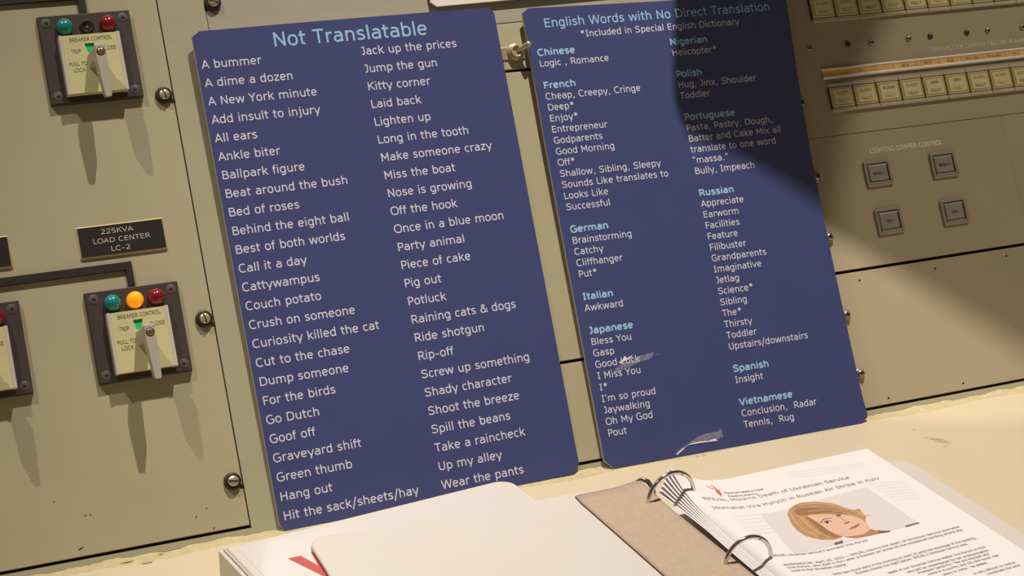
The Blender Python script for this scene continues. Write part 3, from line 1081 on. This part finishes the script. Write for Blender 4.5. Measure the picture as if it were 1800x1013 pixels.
def column(sign, mb, rows, p0, p1, em, xs=1.0, lsb0=0, lsb1=0, keyf=None, rot0=0.0, rot1=0.0):
    A, Z = sign.at(*p0), sign.at(*p1)
    n = len(rows) - 1
    x0 = A[0] - lsb0 * em / 1000
    x1 = Z[0] - lsb1 * em / 1000
    for i, txt in enumerate(rows):
        if not txt:
            continue
        f = i / n
        st = (x0 + (x1 - x0) * f, A[1] + (Z[1] - A[1]) * f)
        bold = txt.startswith('#')
        yield txt.lstrip('#'), st, bold, rot0 + (rot1 - rot0) * f


_, ra = s1.fit((354.9, 121.1), (458.7, 112.2))
for txt, st_, b_, r_ in column(s1, mb, ROW1, (354.9, 121.1), (500.9, 915.3), EM1, 1, 0, 90, None, ra, r1):
    s1.line(mb, txt, st_, EM1, 'ink_white', r_)
_, rb = s1.fit((635.6, 97.0), (803.8, 82.4))
for txt, st_, b_, r_ in column(s1, mb, ROW2, (635.6, 97.0), (777.4, 860.5), EM1, 1, 30, 10, None, rb, r1):
    s1.line(mb, txt, st_, EM1, 'ink_white', r_)
mb.build('phrase_lettering', s1.t, s1.base, recalc=False)['label'] = 'white phrase list in two columns'
mb = MB()
wt, rt = s1.fit((482.2, 82.0), (750.0, 61.0))
sz = wt / (adv('Not Translatable') - 150) * 1000
s1.line(mb, 'Not Translatable', s1.at(480.4, 82.2), sz, 'ink_pale_blue', rt)
mb.build('title_lettering', s1.t, s1.base, recalc=False)['label'] = 'pale blue title'

s2 = Sign('word_list_sign', 'blue sign headed English Words with No Direct Translation, right of two, partly shaded',
          lambda a, b: 6.5 + 0.010 * b + 0.012 * (a - 50), [(918.7, 23.3), (928.0, 14.6), (1150, 2.6), (1240, -3), (1372, -13.5), (1381, -6), (1391.5, 60), (1402, 134.7), (1422.7, 254.7), (1443.5, 364), (1466.7, 473), (1490, 580), (1515, 693), (1524.7, 728.4), (1524.5, 734), (1514, 745.5), (1300, 785), (1078, 823.5), (1062, 808.7), (958.7, 253)], (1300, 785))
LEFT2 = ['#Chinese', 'Logic , Romance', '', '#French', 'Cheap, Creepy, Cringe', 'Deep*', 'Enjoy*', 'Entrepreneur', 'Godparents', 'Good Morning', 'Off*', 'Shallow, Sibling, Sleepy', 'Sounds Like translates to', 'Looks Like', 'Successful', '', '#German', 'Brainstorming', 'Catchy', 'Cliffhanger', 'Put*', '', '#Italian', 'Awkward', '', '#Japanese', 'Bless You', 'Gasp', 'Good Luck', 'I Miss You', 'I*', 'I’m so proud', 'Jaywalking', 'Oh My God', 'Pout']
RIGHT2 = ['#Nigerian', 'Helicopter*', '', '#Polish', 'Hug, Jinx, Shoulder', 'Toddler', '', '#Portuguese', 'Pasta, Pastry, Dough,', 'Batter and Cake Mix all', 'translate to one word', '“massa.”', 'Bully, Impeach', '', '#Russian', 'Appreciate', 'Earworm', 'Facilities', 'Feature', 'Filibuster', 'Grandparents', 'Imaginative', 'Jetlag', 'Science*', 'Sibling', 'The*', 'Thirsty', 'Toddler', 'Upstairs/downstairs', '', '#Spanish', 'Insight', '', '#Vietnamese', 'Conclusion,  Radar', 'Tennis,  Rug']
wa, rma = s2.fit((987.7, 331.8), (1174.3, 312.0))
EM2 = wa / (adv('Sounds Like translates to') - 90) * 1000
mbw = MB()
wu, rmu = s2.fit((1278, 613.5), (1417.5, 593.0))
for rows, p0, p1, l0, l1 in ((LEFT2, (945.9, 98.4), (1070.4, 767.6), 50, 95), (RIGHT2, (1179.3, 79.6), (1308.0, 752.5), 95, 15)):
    for txt, st_, b_, r_ in column(s2, mbw, rows, p0, p1, EM2, 1, l0, l1, None, rma * 0.6, rmu):
        if b_:
            mbb = MB()
        s2.line(mbb if b_ else mbw, txt, st_, EM2, 'ink_pale_blue' if b_ else 'ink_white', r_, b_)
        if b_:
            mbb.build('language_heading', s2.t, s2.base, recalc=False)['label'] = 'bold pale blue language name'
wt, rt = s2.fit((1030.4, 64.2), (1300.0, 43.0))
sz = wt / (adv('Included in Special English Dictionary') - 80) * 1000
st_ = s2.at(1030.4, 64.2)
s2.line(mbw, '*Included in Special English Dictionary', (st_[0] - (636 + 50) * sz / 1000, st_[1]), sz, 'ink_white', rt)
mbw.build('word_lettering', s2.t, s2.base, recalc=False)['label'] = 'white word list in two columns'
mb = MB()
tt = 'English Words with No Direct Translation'
wt, rt = s2.fit((958.6, 48.2), (1352.4, 18.6))
sz = wt / (adv(tt) - 220) * 1000
st_ = s2.at(958.6, 48.2)
s2.line(mb, tt, (st_[0] - 95 * sz / 1000, st_[1]), sz, 'ink_pale_blue', rt)
mb.build('title_lettering', s2.t, s2.base, recalc=False)['label'] = 'pale blue title'
# torn patches in the laminate
mb = MB()


def patch(mb, pts, key, z):
    q = [s2.at(*p) for p in pts]
    mb.poly([s2.lift(a, b, z) for a, b in q], key)


def f6(x, y):
    return (1030 + x / 4.084, 560 + y / 4.084)


patch(mb, [f6(*p) for p in ((640, 978), (660, 950), (720, 908), (775, 868), (815, 842), (870, 825), (905, 818), (945, 812), (968, 785), (975, 825), (988, 850), (950, 868), (890, 872), (800, 890), (740, 910), (690, 945))], 'scuff', 0.25)
patch(mb, [f6(*p) for p in ((730, 912), (770, 893), (830, 882), (880, 878), (925, 862), (945, 878), (890, 886), (840, 892), (780, 902))], 'scuff_white', 0.4)
patch(mb, [f6(*p) for p in ((645, 976), (700, 928), (708, 934), (655, 980))], 'scuff_white', 0.35)
mb.build('torn_laminate', s2.t, s2.base, recalc=False)['label'] = 'torn shiny grey-white patch near the lower edge'
mb = MB()
patch(mb, [f6(*p) for p in ((205, 372), (225, 345), (270, 322), (330, 300), (390, 268), (430, 255), (490, 243), (470, 285), (430, 300), (385, 312), (330, 340), (270, 365), (225, 385))], 'scuff', 0.06)
patch(mb, [f6(*p) for p in ((232, 318), (262, 296), (275, 268), (295, 285), (335, 262), (320, 285), (275, 308), (250, 325))], 'scuff_white', 0.3)
for p in ((500, 262), (515, 258), (240, 440), (180, 458), (205, 415)):
    x, y = p
    patch(mb, [f6(x - 5, y), f6(x, y - 5), f6(x + 5, y + 1), f6(x + 1, y + 6)], 'scuff', 0.3)
mb.build('torn_laminate', s2.t, s2.base, recalc=False)['label'] = 'torn shiny grey-white patch over the words Good Luck'

# white board hanging above
o_w = 5.0
q = [W(*p, o_w) for p in ((755, -6), (757, 4), (768, 11.3), (900, 0.0))]
q2 = q[2][1]
base = (60, q2, o_w - 3)
mb = MB()
mb.prism([q[1], q[2], (q[2][0] + 270, q2 + 2.0), (q[1][0] + 280, q2 + 8), (q[1][0] + 280, q2 + 200), (q[1][0], q2 + 200)], o_w - 3, o_w, 'white_board', 'board_edge')
tag(mb.build('poster_board', None, base, wmat(base)), 'white poster board whose lower edge hangs in at the top above the toggle switch', 'board')

# ------------------------------------------------------------------ closed white binder at lower left
HA = 24.0
A0 = Vector(K(383.5, 967, HA))
A1 = Vector(K(890, 842, HA))
ex = (A1 - A0).normalized()
ey = Vector((ex.y, -ex.x))
WA, LA_ = 262.0, 292.0


def rounded(x0, x1, y0, y1, r, corners, n=6):
    """outline of a rectangle with some corners rounded; corners: set of (sx, sy)"""
    out = []
    for (cxn, cyn, a0) in ((1, 1, 0), (0, 1, 90), (0, 0, 180), (1, 0, 270)):
        X, Y = (x1 if cxn else x0), (y1 if cyn else y0)
        if (cxn, cyn) in corners:
            ccx, ccy = X + (-r if cxn else r), Y + (-r if cyn else r)
            for k in range(n + 1):
                t = radians(a0 + 90 * k / n)
                out.append((ccx + r * cos(t), ccy + r * sin(t)))
        else:
            out.append((X, Y))
    return out


def amap(x, y, z):
    p = A0 + ex * x + ey * y
    return (p.x, p.y, z)


baseA = (A0.x, A0.y, DESK)
bA = desk_thing('closed_binder', baseA, 'closed white binder with a coral red letter, lying lowest at lower left', 'binder')
mb = MB()
mb.prism(rounded(6, WA, 0, LA_, 14, {(1, 0), (1, 1)}), HA - 3.2, HA, 'vinyl', None, amap)
mb.build('front_cover', bA, baseA, bevel=1.2)
mb = MB()
mb.prism(rounded(6, WA, 0, LA_, 14, {(1, 0), (1, 1)}), DESK, DESK + 3.2, 'vinyl', None, amap)
mb.build('back_cover', bA, baseA, bevel=1.2)
mb = MB()
mb.prism([(0.0, 0), (3.4, 0), (3.4, LA_), (0.0, LA_)], DESK, HA - 0.6, 'vinyl', None, amap)
for xx in (3.9, 6.6):
    mb.prism([(xx, 0.3), (xx + 1.7, 0.3), (xx + 1.7, LA_ - 0.3), (xx, LA_ - 0.3)], HA - 2.5, HA + 0.5, 'vinyl', None, amap)
mb.build('spine', bA, baseA, bevel=1.0)
mb = MB()
mb.prism(rect(14, 240, 8, 284), HA - 0.1, HA + 0.25, 'vinyl_sheet', None, amap)
mb.build('cover_sheet', bA, baseA)
mb = MB()
mb.prism(rect(16, 236, 8, 282), DESK + 3.4, HA - 4, 'paper', None, amap)
mb.build('page_block', bA, baseA)


def a_of(px, py, h=HA + 0.4):
    p = Vector(K(px, py, h)) - A0
    return (p.dot(ex), p.dot(ey))


va, vb, vc, vd = [a_of(*p) for p in ((506.3, 982), (528.8, 977.5), (590, 1011.5), (570, 1013.5))]
mb = MB()
mb.poly([amap(x, y, HA + 0.45) for x, y in (va, vb, vc, vd)], 'red_print')
ve = (vc[0] + (vc[0] - vb[0]), vb[1])
mb.poly([amap(x, y, HA + 0.5) for x, y in (vd, vc, ve, (ve[0] - (vb[0] - va[0]), va[1]))], 'red_print')
mb.build('logo_letter', bA, baseA, recalc=False)['label'] = 'coral red letter V'

# ------------------------------------------------------------------ open white binder
HL = 28.5          # top of the left cover, lying on the closed binder
L0 = Vector(K(556, 944, HL))
L1 = Vector(K(1008, 867, HL))
bx = (L1 - L0).normalized()
by = Vector((bx.y, -bx.x))


def lmap(x, y, z):
    p = L0 + bx * x + by * y
    return (p.x, p.y, z)


baseB = (20, -250, DESK)
bB = desk_thing('open_binder', baseB, 'open white ring binder with chrome rings lying across the lower right of the desk', 'binder')
LW = (L1 - L0).length
mb = MB()
mb.prism(rounded(-8, LW + 55, 0, 296, 16, {(0, 0), (0, 1)}), HL - 3.6, HL, 'vinyl', None, lmap)
mb.build('left_cover', bB, baseB, bevel=1.4)
# right cover on the desk
HR = DESK + 3.6
R1 = Vector(K(1593, 811, HR))
mb = MB()
rc = [(30, -108), (262, -105), (270, -106.5), (275, -110.5), (277.3, -118), (279, -400), (30, -400)]
mb.prism(rc, DESK, HR, 'vinyl')
mb.build('right_cover', bB, baseB, bevel=1.2)
# spine between the covers
mb = MB()
sp = [(-14, HL - 1.0), (-2, HL - 1.6), (12, 16), (24, 4), (34, HR - 0.4)]
vs = []
for (x, zz) in sp:
    for dy, dz in ((-110, 0), (-400, 0), (-400, -3), (-110, -3)):
        vs.append((x, dy, max(zz + dz, DESK)))
fs = []
for i in range(len(sp) - 1):
    for k in range(4):
        fs.append((4 * i + k, 4 * i + (k + 1) % 4, 4 * i + 4 + (k + 1) % 4, 4 * i + 4 + k))
fs += [(0, 1, 2, 3), tuple(4 * (len(sp) - 1) + k for k in (3, 2, 1, 0))]
mb.faces(vs, fs, 'vinyl')
mb.build('spine', bB, baseB)
# rings
RINGS = []
for (pl, pr, hr) in (((1139, 884.7), (1219, 866), 28), ((1275, 991.6), (1354, 988), 23)):
    xl, yl = K(*pl, 30)
    xr, yr = K(*pr, hr)
    RINGS.append(((xl + xr) / 2, (yl + yr) / 2, (xr - xl) / 2, (yr - yl) / 2))
RINGS.append((RINGS[1][0] + (RINGS[1][0] - RINGS[0][0]), RINGS[1][1] + (RINGS[1][1] - RINGS[0][1]), RINGS[1][2], RINGS[1][3]))
for mx, my, hx, hy in RINGS:
    mb = MB()
    R_ = math.hypot(hx, hy)
    d = Vector((hx, hy, 0)) / R_
    path = []
    for k in range(37):
        t = radians(-38 + 250 * k / 36)
        p = Vector((mx, my, 28)) + d * (R_ * cos(t)) + Vector((0, 0, 1)) * (R_ * sin(t) * 1.0)
        path.append(p)
    mb.tube(path, 1.75, 'chrome', 14)
    # joint of the two ring halves
    t = radians(62)
    t2 = radians(64.5)
    pp = [Vector((mx, my, 28)) + d * (R_ * cos(q)) + Vector((0, 0, R_ * sin(q))) for q in (t, t2)]
    mb.tube(pp, 1.86, 'dark_steel', 14)
    mb.build('ring', bB, baseB)['label'] = 'chrome ring standing open through the pages'
mb = MB()
bxp, byp = K(1132, 849, 31)
mb.tube([(bxp - 5, byp + 3, 31), (bxp - 1, byp + 2.0, 33.5), (bxp + 3, byp - 1, 32), (bxp + 5.5, byp - 5, 27), (bxp + 6, byp - 8, 20)], 2.1, 'chrome', 12)
mb.build('opening_lever', bB, baseB)['label'] = 'chrome lever tip at the end of the ring mechanism'

# brown chipboard sheet over the left cover
baseC = (-30, -250, HL)
C0 = Vector(K(1007, 871, 30))
mb = MB()
card = []
NX, NY = 12, 20


def card_pt(i, j, top):
    u, v = i / NX, j / NY
    x = C0.x + u * (61 + 1.0 * v) + v * 3.0
    y = C0.y - 0.5 - v * 285
    zz = 30.0 + 3.6 * max(0, u - 0.55) ** 2 / 0.2 * max(0, 1 - v * 6)
    if j == 0 and i == 0: x += 1.0; y -= 1.5
    return (x, y, zz if top else zz - 1.6)


for top in (True, False):
    vs = [card_pt(i, j, top) for j in range(NY + 1) for i in range(NX + 1)]
    mb.faces(vs, [(j * (NX + 1) + i, j * (NX + 1) + i + 1, (j + 1) * (NX + 1) + i + 1, (j + 1) * (NX + 1) + i) for j in range(NY) for i in range(NX)], 'board_brown' if top else 'board_dark', True)
for ring_ in ([(0, j) for j in range(NY + 1)], [(NX, j) for j in range(NY + 1)], [(i, 0) for i in range(NX + 1)], [(i, NY) for i in range(NX + 1)]):
    for p, q in zip(ring_[:-1], ring_[1:]):
        mb.poly((card_pt(*p, True), card_pt(*q, True), card_pt(*q, False), card_pt(*p, False)), 'board_dark')
for mx, my, hx, hy in RINGS:
    hxp, hyp = mx - hx, my - hy
    mb.lathe([(3.6, 29.9), (3.6, 30.5)], (hxp + 2.2, hyp + 0.5, 0), 'paper', n=18)
tag(mb.build('chipboard_sheet', None, baseC, dmat(baseC)), 'brown chipboard sheet lying over the left cover of the open binder beside the rings', 'card')

# ------------------------------------------------------------------ pages
PX0, PY0 = 24.0, -122.5
Z_TOP = 20.0
TILT = 0.030
SX = 0.938


def rise(s, t):
    """height of the top page over its flat part: a hump by the rings and a corner that stands up"""
    s = max(s, 0.0)
    h = 11.0 * max(0.0, 1 - s / 70.0) ** 1.9 + 13.0 * math.exp(-t / 30.0) * max(0.0, 1 - s / 64.0) ** 3
    return h - 9.5 * (1 - math.exp(-t / 45.0)) * math.exp(-s / 6.0)


NS = 7


def sheet_fn(k, n=NS):
    """k: 0 lowest .. n-1 top page; returns fn(s, t) -> point, millimetres across and down the page"""
    f = k / (n - 1)
    
    def fn(s, t):
        x = s * SX - (8.0 + 4.0 * math.exp(-t / 40.0)) * (1 - f)
        st = x / SX
        q = max(0.0, 1 - max(st, 0) / 50.0)
        drop = (1 - f) * (2.4 + max(0.0, rise(0, t) - 4.0) * q * q)
        return (PX0 + x, PY0 - (1 - f) * 1.0 + TILT * s - t, Z_TOP + rise(st, t) - drop)
    return fn


def page_mesh(mb, fn, key, nu=60, nv=30, w=215.9, h=279.4):
    def g(u, v):
        s = w * (u ** 1.6)
        return fn(s, h * v)
    mb.grid(g, nu, nv, key, True)


# the thick stack below
baseP = (120, -260, HR)
mb = MB()
mb.box(40, 222, -396, -126, HR, 17.0, 'paper')
tag(mb.build('paper_stack', None, baseP, dmat(baseP)), 'thick block of white paper on the right cover under the loose sheets', 'paper')
for k in range(NS - 1):
    fn = sheet_fn(k)
    mb = MB()
    page_mesh(mb, fn, 'paper')
    b0 = fn(100, 140)
    o = mb.build('paper_sheet', None, b0, dmat(b0))
    md = o.modifiers.new('thickness', 'SOLIDIFY')
    md.thickness = 0.00018
    md.offset = -1
    tag(o, 'loose white sheet fanned out under the printed top page on the rings', 'paper', 'loose sheets under the top page')
top = sheet_fn(NS - 1)
b0 = top(100, 140)
pg = desk_thing('printed_page', b0, 'printed top page with a portrait photo and a two line headline in the open binder', 'paper')
mb = MB()
page_mesh(mb, top, 'paper')
mb.build('sheet', pg, b0)


def page_at(px, py):
    """photo point -> (s, t) on the top page"""
    zz = Z_TOP
    s = t = 0
    for _ in range(12):
        x, y = K(px, py, zz)
        s = (x - PX0) / SX
        t = PY0 + TILT * s - y
        zz = 0.5 * zz + 0.5 * top(max(s, 0), max(t, 0))[2]
    return s, t


def on_page(s, t, lift=0.15):
    p = top(max(s, 0), t)
    return (p[0], p[1], p[2] + lift)


def page_line(mb, txt, p0, p1, key='page_ink', weight=90, bold=False, size=None, align='left', lift=0.15, rot=None):
    """text along the page between two photo points"""
    A = Vector(page_at(*p0)) if p0 else None
    Z = Vector(page_at(*p1)) if p1 else None
    if A is not None and Z is not None:
        d = Z - A
        L = d.length
        xs = L / (adv(txt, bold) * size / 1000)
        e = d / L
        org = A
    else:
        e = rot
        xs = page_line.xs
        org = Z - e * (adv(txt, bold) * size / 1000 * xs)
    nrm = Vector((e.y, -e.x))
    write(mb, txt, size, lambda x, y, dz=0.0: on_page(*(org + e * x + nrm * y), lift + dz), key, bold, weight, xs)
    page_line.xs = xs
    return e


def z2(x, y):
    return (1200 + x / 4.3475, 780 + y / 4.3475)


def z3(x, y):
    return (1400 + x / 4.3475, 780 + y / 4.3475)


mb = MB()
page_line(mb, 'RFE/RL Mourns Death of Ukrainian Service', z2(165, 432), z2(1283, 268), size=7.4, weight=80)
page_line(mb, 'Journalist Vira Hyrych in Russian Air Strike in Kyiv', z2(235, 502), z2(1512, 272), size=7.4, weight=80)
mb.build('headline', pg, b0, recalc=False)['label'] = 'two line grey headline'
mb = MB()
page_line(mb, 'RFE/RL Ukrainian service’s journalist Vira Hyrych', z2(693, 868), z2(1422, 745), size=4.4, weight=100)
e1 = page_line(mb, 'WASHINGTON, April 29, 2022 — RFE/RL mourns the death of Ukrainian Service journalist', z2(780, 938), z3(1252, 642), size=4.4, weight=100)
page_line(mb, 'Vira Hyrych, who died in Kyiv after a Russian air strike hit the residential building where she', z2(808, 960), z3(1276, 665), size=4.4, weight=100)
page_line(mb, 'lived in the Ukrainian capital.', z2(838, 984), z2(1268, 928), size=4.4, weight=100)
e1 = page_line(mb, 'WASHINGTON', z2(780, 938), z2(1015, 915), size=4.4, weight=1) if False else e1
for txt, q in (('body was found early in the morning on April 29 amid the wreckage of the building,', z3(1380, 726)),
               ('Russian missile the night before, RFE/RL’s Ukrainian Service said.', z3(1318, 772)),
               ('death of our Ukrainian Service staffer Vira Hyrych in Kyiv', z3(1452, 796)),
               ('who will be remembered for her professionalism', z3(1478, 822)),
               ('President Jamie Fly. “We are shocked and', z3(1480, 850)),
               ('come in a country and city she loved. Her', z3(1553, 860)),
               ('years to come,” he added.', z3(1470, 916)),
               ('is very difficult to realize', z3(1678, 915)),
               ('coordinate the work', z3(1720, 935))):
    page_line.xs = 0.80
    page_line(mb, txt, None, q, size=4.4, weight=100, rot=e1)
mb.build('body_lettering', pg, b0, recalc=False)['label'] = 'small grey body text and caption'


def page_poly(mb, pts, key, lift, conv=z2, sub=True):
    P = [page_at(*conv(*p)) for p in pts]
    tris = tessellate_polygon([[Vector((s, t, 0)) for s, t in P]])
    todo = [tuple(P[i] for i in tr) for tr in tris]
    for _ in range(6):
        nxt = []
        for p, q, r in todo:
            if max(math.dist(p, q), math.dist(q, r), math.dist(r, p)) < 4:
                nxt.append((p, q, r))
                continue
            a, b, c = [((u[0] + v[0]) / 2, (u[1] + v[1]) / 2) for u, v in ((p, q), (q, r), (r, p))]
            nxt += [(p, a, c), (a, q, b), (c, b, r), (a, b, c)]
        todo = nxt
    for tr in todo:
        mb.poly([on_page(s, t, lift) for s, t in tr], key)


def page_stroke(mb, pts, width, key, lift, conv=z2):
    P = [page_at(*conv(*p)) for p in SP(pts, 4)]
    Lp, Rp = ribbon(P, width)
    vs = []
    for l, r in zip(Lp, Rp):
        vs += [on_page(*l, lift), on_page(*r, lift)]
    mb.faces(vs, [(2 * i, 2 * i + 1, 2 * i + 3, 2 * i + 2) for i in range(len(P) - 1)], key)


mb = MB()
page_poly(mb, [(600, 545), (1000, 440), (1398, 335), (1590, 462), (1800, 606), (1560, 672), (1150, 780), (850, 838), (720, 690)], 'photo_bg', 0.11)
page_poly(mb, [(800, 540), (812, 510), (835, 485), (865, 467), (900, 455), (950, 449), (1000, 447), (1060, 450), (1120, 455), (1180, 470), (1230, 487), (1280, 505), (1310, 510), (1345, 500), (1362, 508), (1365, 522), (1385, 545), (1402, 562), (1396, 588), (1420, 640), (1300, 690), (1225, 712), (1180, 730), (1140, 737), (1090, 738), (1050, 735), (1000, 725), (950, 710), (910, 690), (880, 670), (850, 640), (830, 610), (812, 575)], 'hair', 0.19)
page_poly(mb, [(1255, 722), (1220, 705), (1250, 690), (1400, 660), (1440, 655), (1485, 668), (1500, 690), (1400, 712), (1310, 728)], 'skin_dark', 0.18)
page_poly(mb, [(1222, 745), (1215, 712), (1260, 722), (1330, 728), (1310, 742)], 'paper', 0.19)
page_poly(mb, [(945, 552), (1000, 545), (1060, 543), (1120, 544), (1180, 540), (1230, 545), (1290, 553), (1340, 568), (1380, 587), (1405, 608), (1425, 632), (1432, 658), (1412, 680), (1385, 694), (1340, 703), (1290, 710), (1240, 714), (1200, 706), (1160, 690), (1110, 665), (1070, 632), (1030, 605), (990, 580)], 'skin', 0.21)
page_poly(mb, [(1225, 714), (1190, 722), (1160, 724), (1100, 700), (1040, 660), (990, 615), (945, 575), (935, 556), (990, 580), (1030, 605), (1070, 632), (1110, 665), (1160, 690), (1200, 706)], 'hair_dark', 0.22)
page_poly(mb, [(940, 552), (870, 545), (850, 520), (880, 500), (950, 490), (1060, 492), (1150, 500), (1240, 522), (1300, 545), (1240, 543), (1150, 530), (1050, 535)], 'hair_dark', 0.20)
page_stroke(mb, [(870, 490), (980, 470), (1100, 480), (1220, 505), (1330, 545)], 0.5, 'hair_dark', 0.23)
page_stroke(mb, [(835, 560), (890, 640), (980, 690), (1100, 720)], 0.5, 'hair_dark', 0.23)
page_stroke(mb, [(860, 540), (930, 620), (1020, 675), (1130, 710)], 0.4, 'hair', 0.24)
page_stroke(mb, [(1300, 540), (1350, 545), (1440, 552)], 0.35, 'hair', 0.18)
page_poly(mb, [(1083, 605), (1095, 596), (1115, 594), (1130, 603), (1118, 613), (1098, 616)], 'paper', 0.24)
page_poly(mb, [(1090, 606), (1097, 596), (1115, 595), (1120, 604), (1112, 614), (1098, 615)], 'eye', 0.26)
page_stroke(mb, [(1080, 608), (1094, 594), (1118, 590), (1136, 601)], 0.45, 'eye', 0.27)
page_stroke(mb, [(1055, 612), (1064, 594), (1090, 577), (1140, 574)], 0.6, 'hair_dark', 0.26)
page_poly(mb, [(1168, 553), (1182, 546), (1205, 546), (1212, 552), (1195, 558), (1178, 558)], 'eye', 0.26)
page_stroke(mb, [(1150, 545), (1180, 540), (1215, 541)], 0.5, 'hair_dark', 0.26)
page_stroke(mb, [(1196, 560), (1225, 585), (1250, 598)], 0.35, 'skin_dark', 0.26)
page_poly(mb, [(1232, 610), (1255, 605), (1262, 597), (1280, 600), (1262, 612), (1240, 617)], 'cloth', 0.26)
page_poly(mb, [(1268, 657), (1290, 640), (1312, 632), (1330, 620), (1352, 614), (1345, 632), (1322, 648), (1295, 656)], 'lip', 0.26)
page_stroke(mb, [(1268, 657), (1300, 644), (1330, 634), (1352, 616)], 0.3, 'cloth', 0.28)
page_poly(mb, [(1157, 770), (1165, 757), (1190, 752), (1222, 740), (1224, 765), (1195, 768), (1172, 778)], 'cloth', 0.20)
page_poly(mb, [(1485, 664), (1520, 668), (1592, 668), (1585, 676), (1540, 684), (1500, 690)], 'cloth', 0.20)
page_poly(mb, [(830, 630), (930, 603), (942, 610), (838, 641)], 'page_ink', 0.20, z3)
for pts in ([(880, 478), (1000, 462), (1130, 470), (1260, 510)], [(960, 520), (1080, 510), (1200, 522), (1290, 545)], [(825, 530), (860, 600), (930, 665), (1040, 712)], [(900, 560), (960, 630), (1050, 690)], [(1290, 520), (1340, 525), (1385, 560)]):
    page_stroke(mb, pts, 0.45, 'hair_light', 0.25)
mb.build('portrait_photo', pg, b0, recalc=False)['label'] = 'printed head portrait of a person with fair chin-length hair'
mb = MB()


def z1(x, y):
    return (1000 + x / 4.3475, 780 + y / 4.3475)


page_stroke(mb, [(1054, 328), (1095, 345), (1135, 360)], 0.5, 'orange_ink', 0.2, z1)
page_stroke(mb, [(1084, 320), (1112, 338), (1138, 360)], 0.6, 'orange_ink', 0.2, z1)
page_poly(mb, [(1122, 366), (1135, 352), (1146, 362), (1156, 350), (1154, 366), (1142, 376)], 'orange_ink', 0.2, z1)
page_poly(mb, [(1126, 372), (1148, 366), (1164, 378), (1169, 407), (1150, 392)], 'orange_ink', 0.22, z1)
page_line(mb, 'RadioFreeEurope', z1(1190, 384), z1(1490, 354), size=4.2, weight=120, bold=True)
page_line(mb, 'RadioLiberty', z1(1222, 409), z1(1445, 387), size=4.2, weight=120, bold=True)
mb.build('logo', pg, b0, recalc=False)['label'] = 'small orange torch mark with two dark words'
# print on the back of the sheet showing faintly through
mb = MB()
for x0_, y0_, x1_, y1_ in ((780, 225, 1370, 150), (810, 245, 1400, 165), (850, 262, 1310, 200), (1430, 310, 1690, 285), (1460, 330, 1720, 300), (1490, 350, 1735, 322), (1520, 372, 1760, 345), (1550, 392, 1790, 365), (1580, 412, 1800, 390), (1610, 432, 1800, 412),
                           (390, 560, 700, 530), (420, 585, 740, 556), (450, 610, 780, 580), (470, 640, 800, 610), (490, 665, 760, 640), (520, 690, 800, 665)):
    if (x0_, y0_) in ((1430, 310), (390, 560)):
        mb.build('show_through', pg, b0, recalc=False)['label'] = 'faint print showing through from the back'
        mb = MB()
    page_stroke(mb, [(x0_, y0_), ((x0_ + x1_) / 2, (y0_ + y1_) / 2), (x1_, y1_)], 1.4, 'paper_grey', 0.04)
mb.build('show_through', pg, b0, recalc=False)['label'] = 'faint print showing through from the back'

# tidy helper properties
for o in COL.objects:
    if '_b' in o: del o['_b']
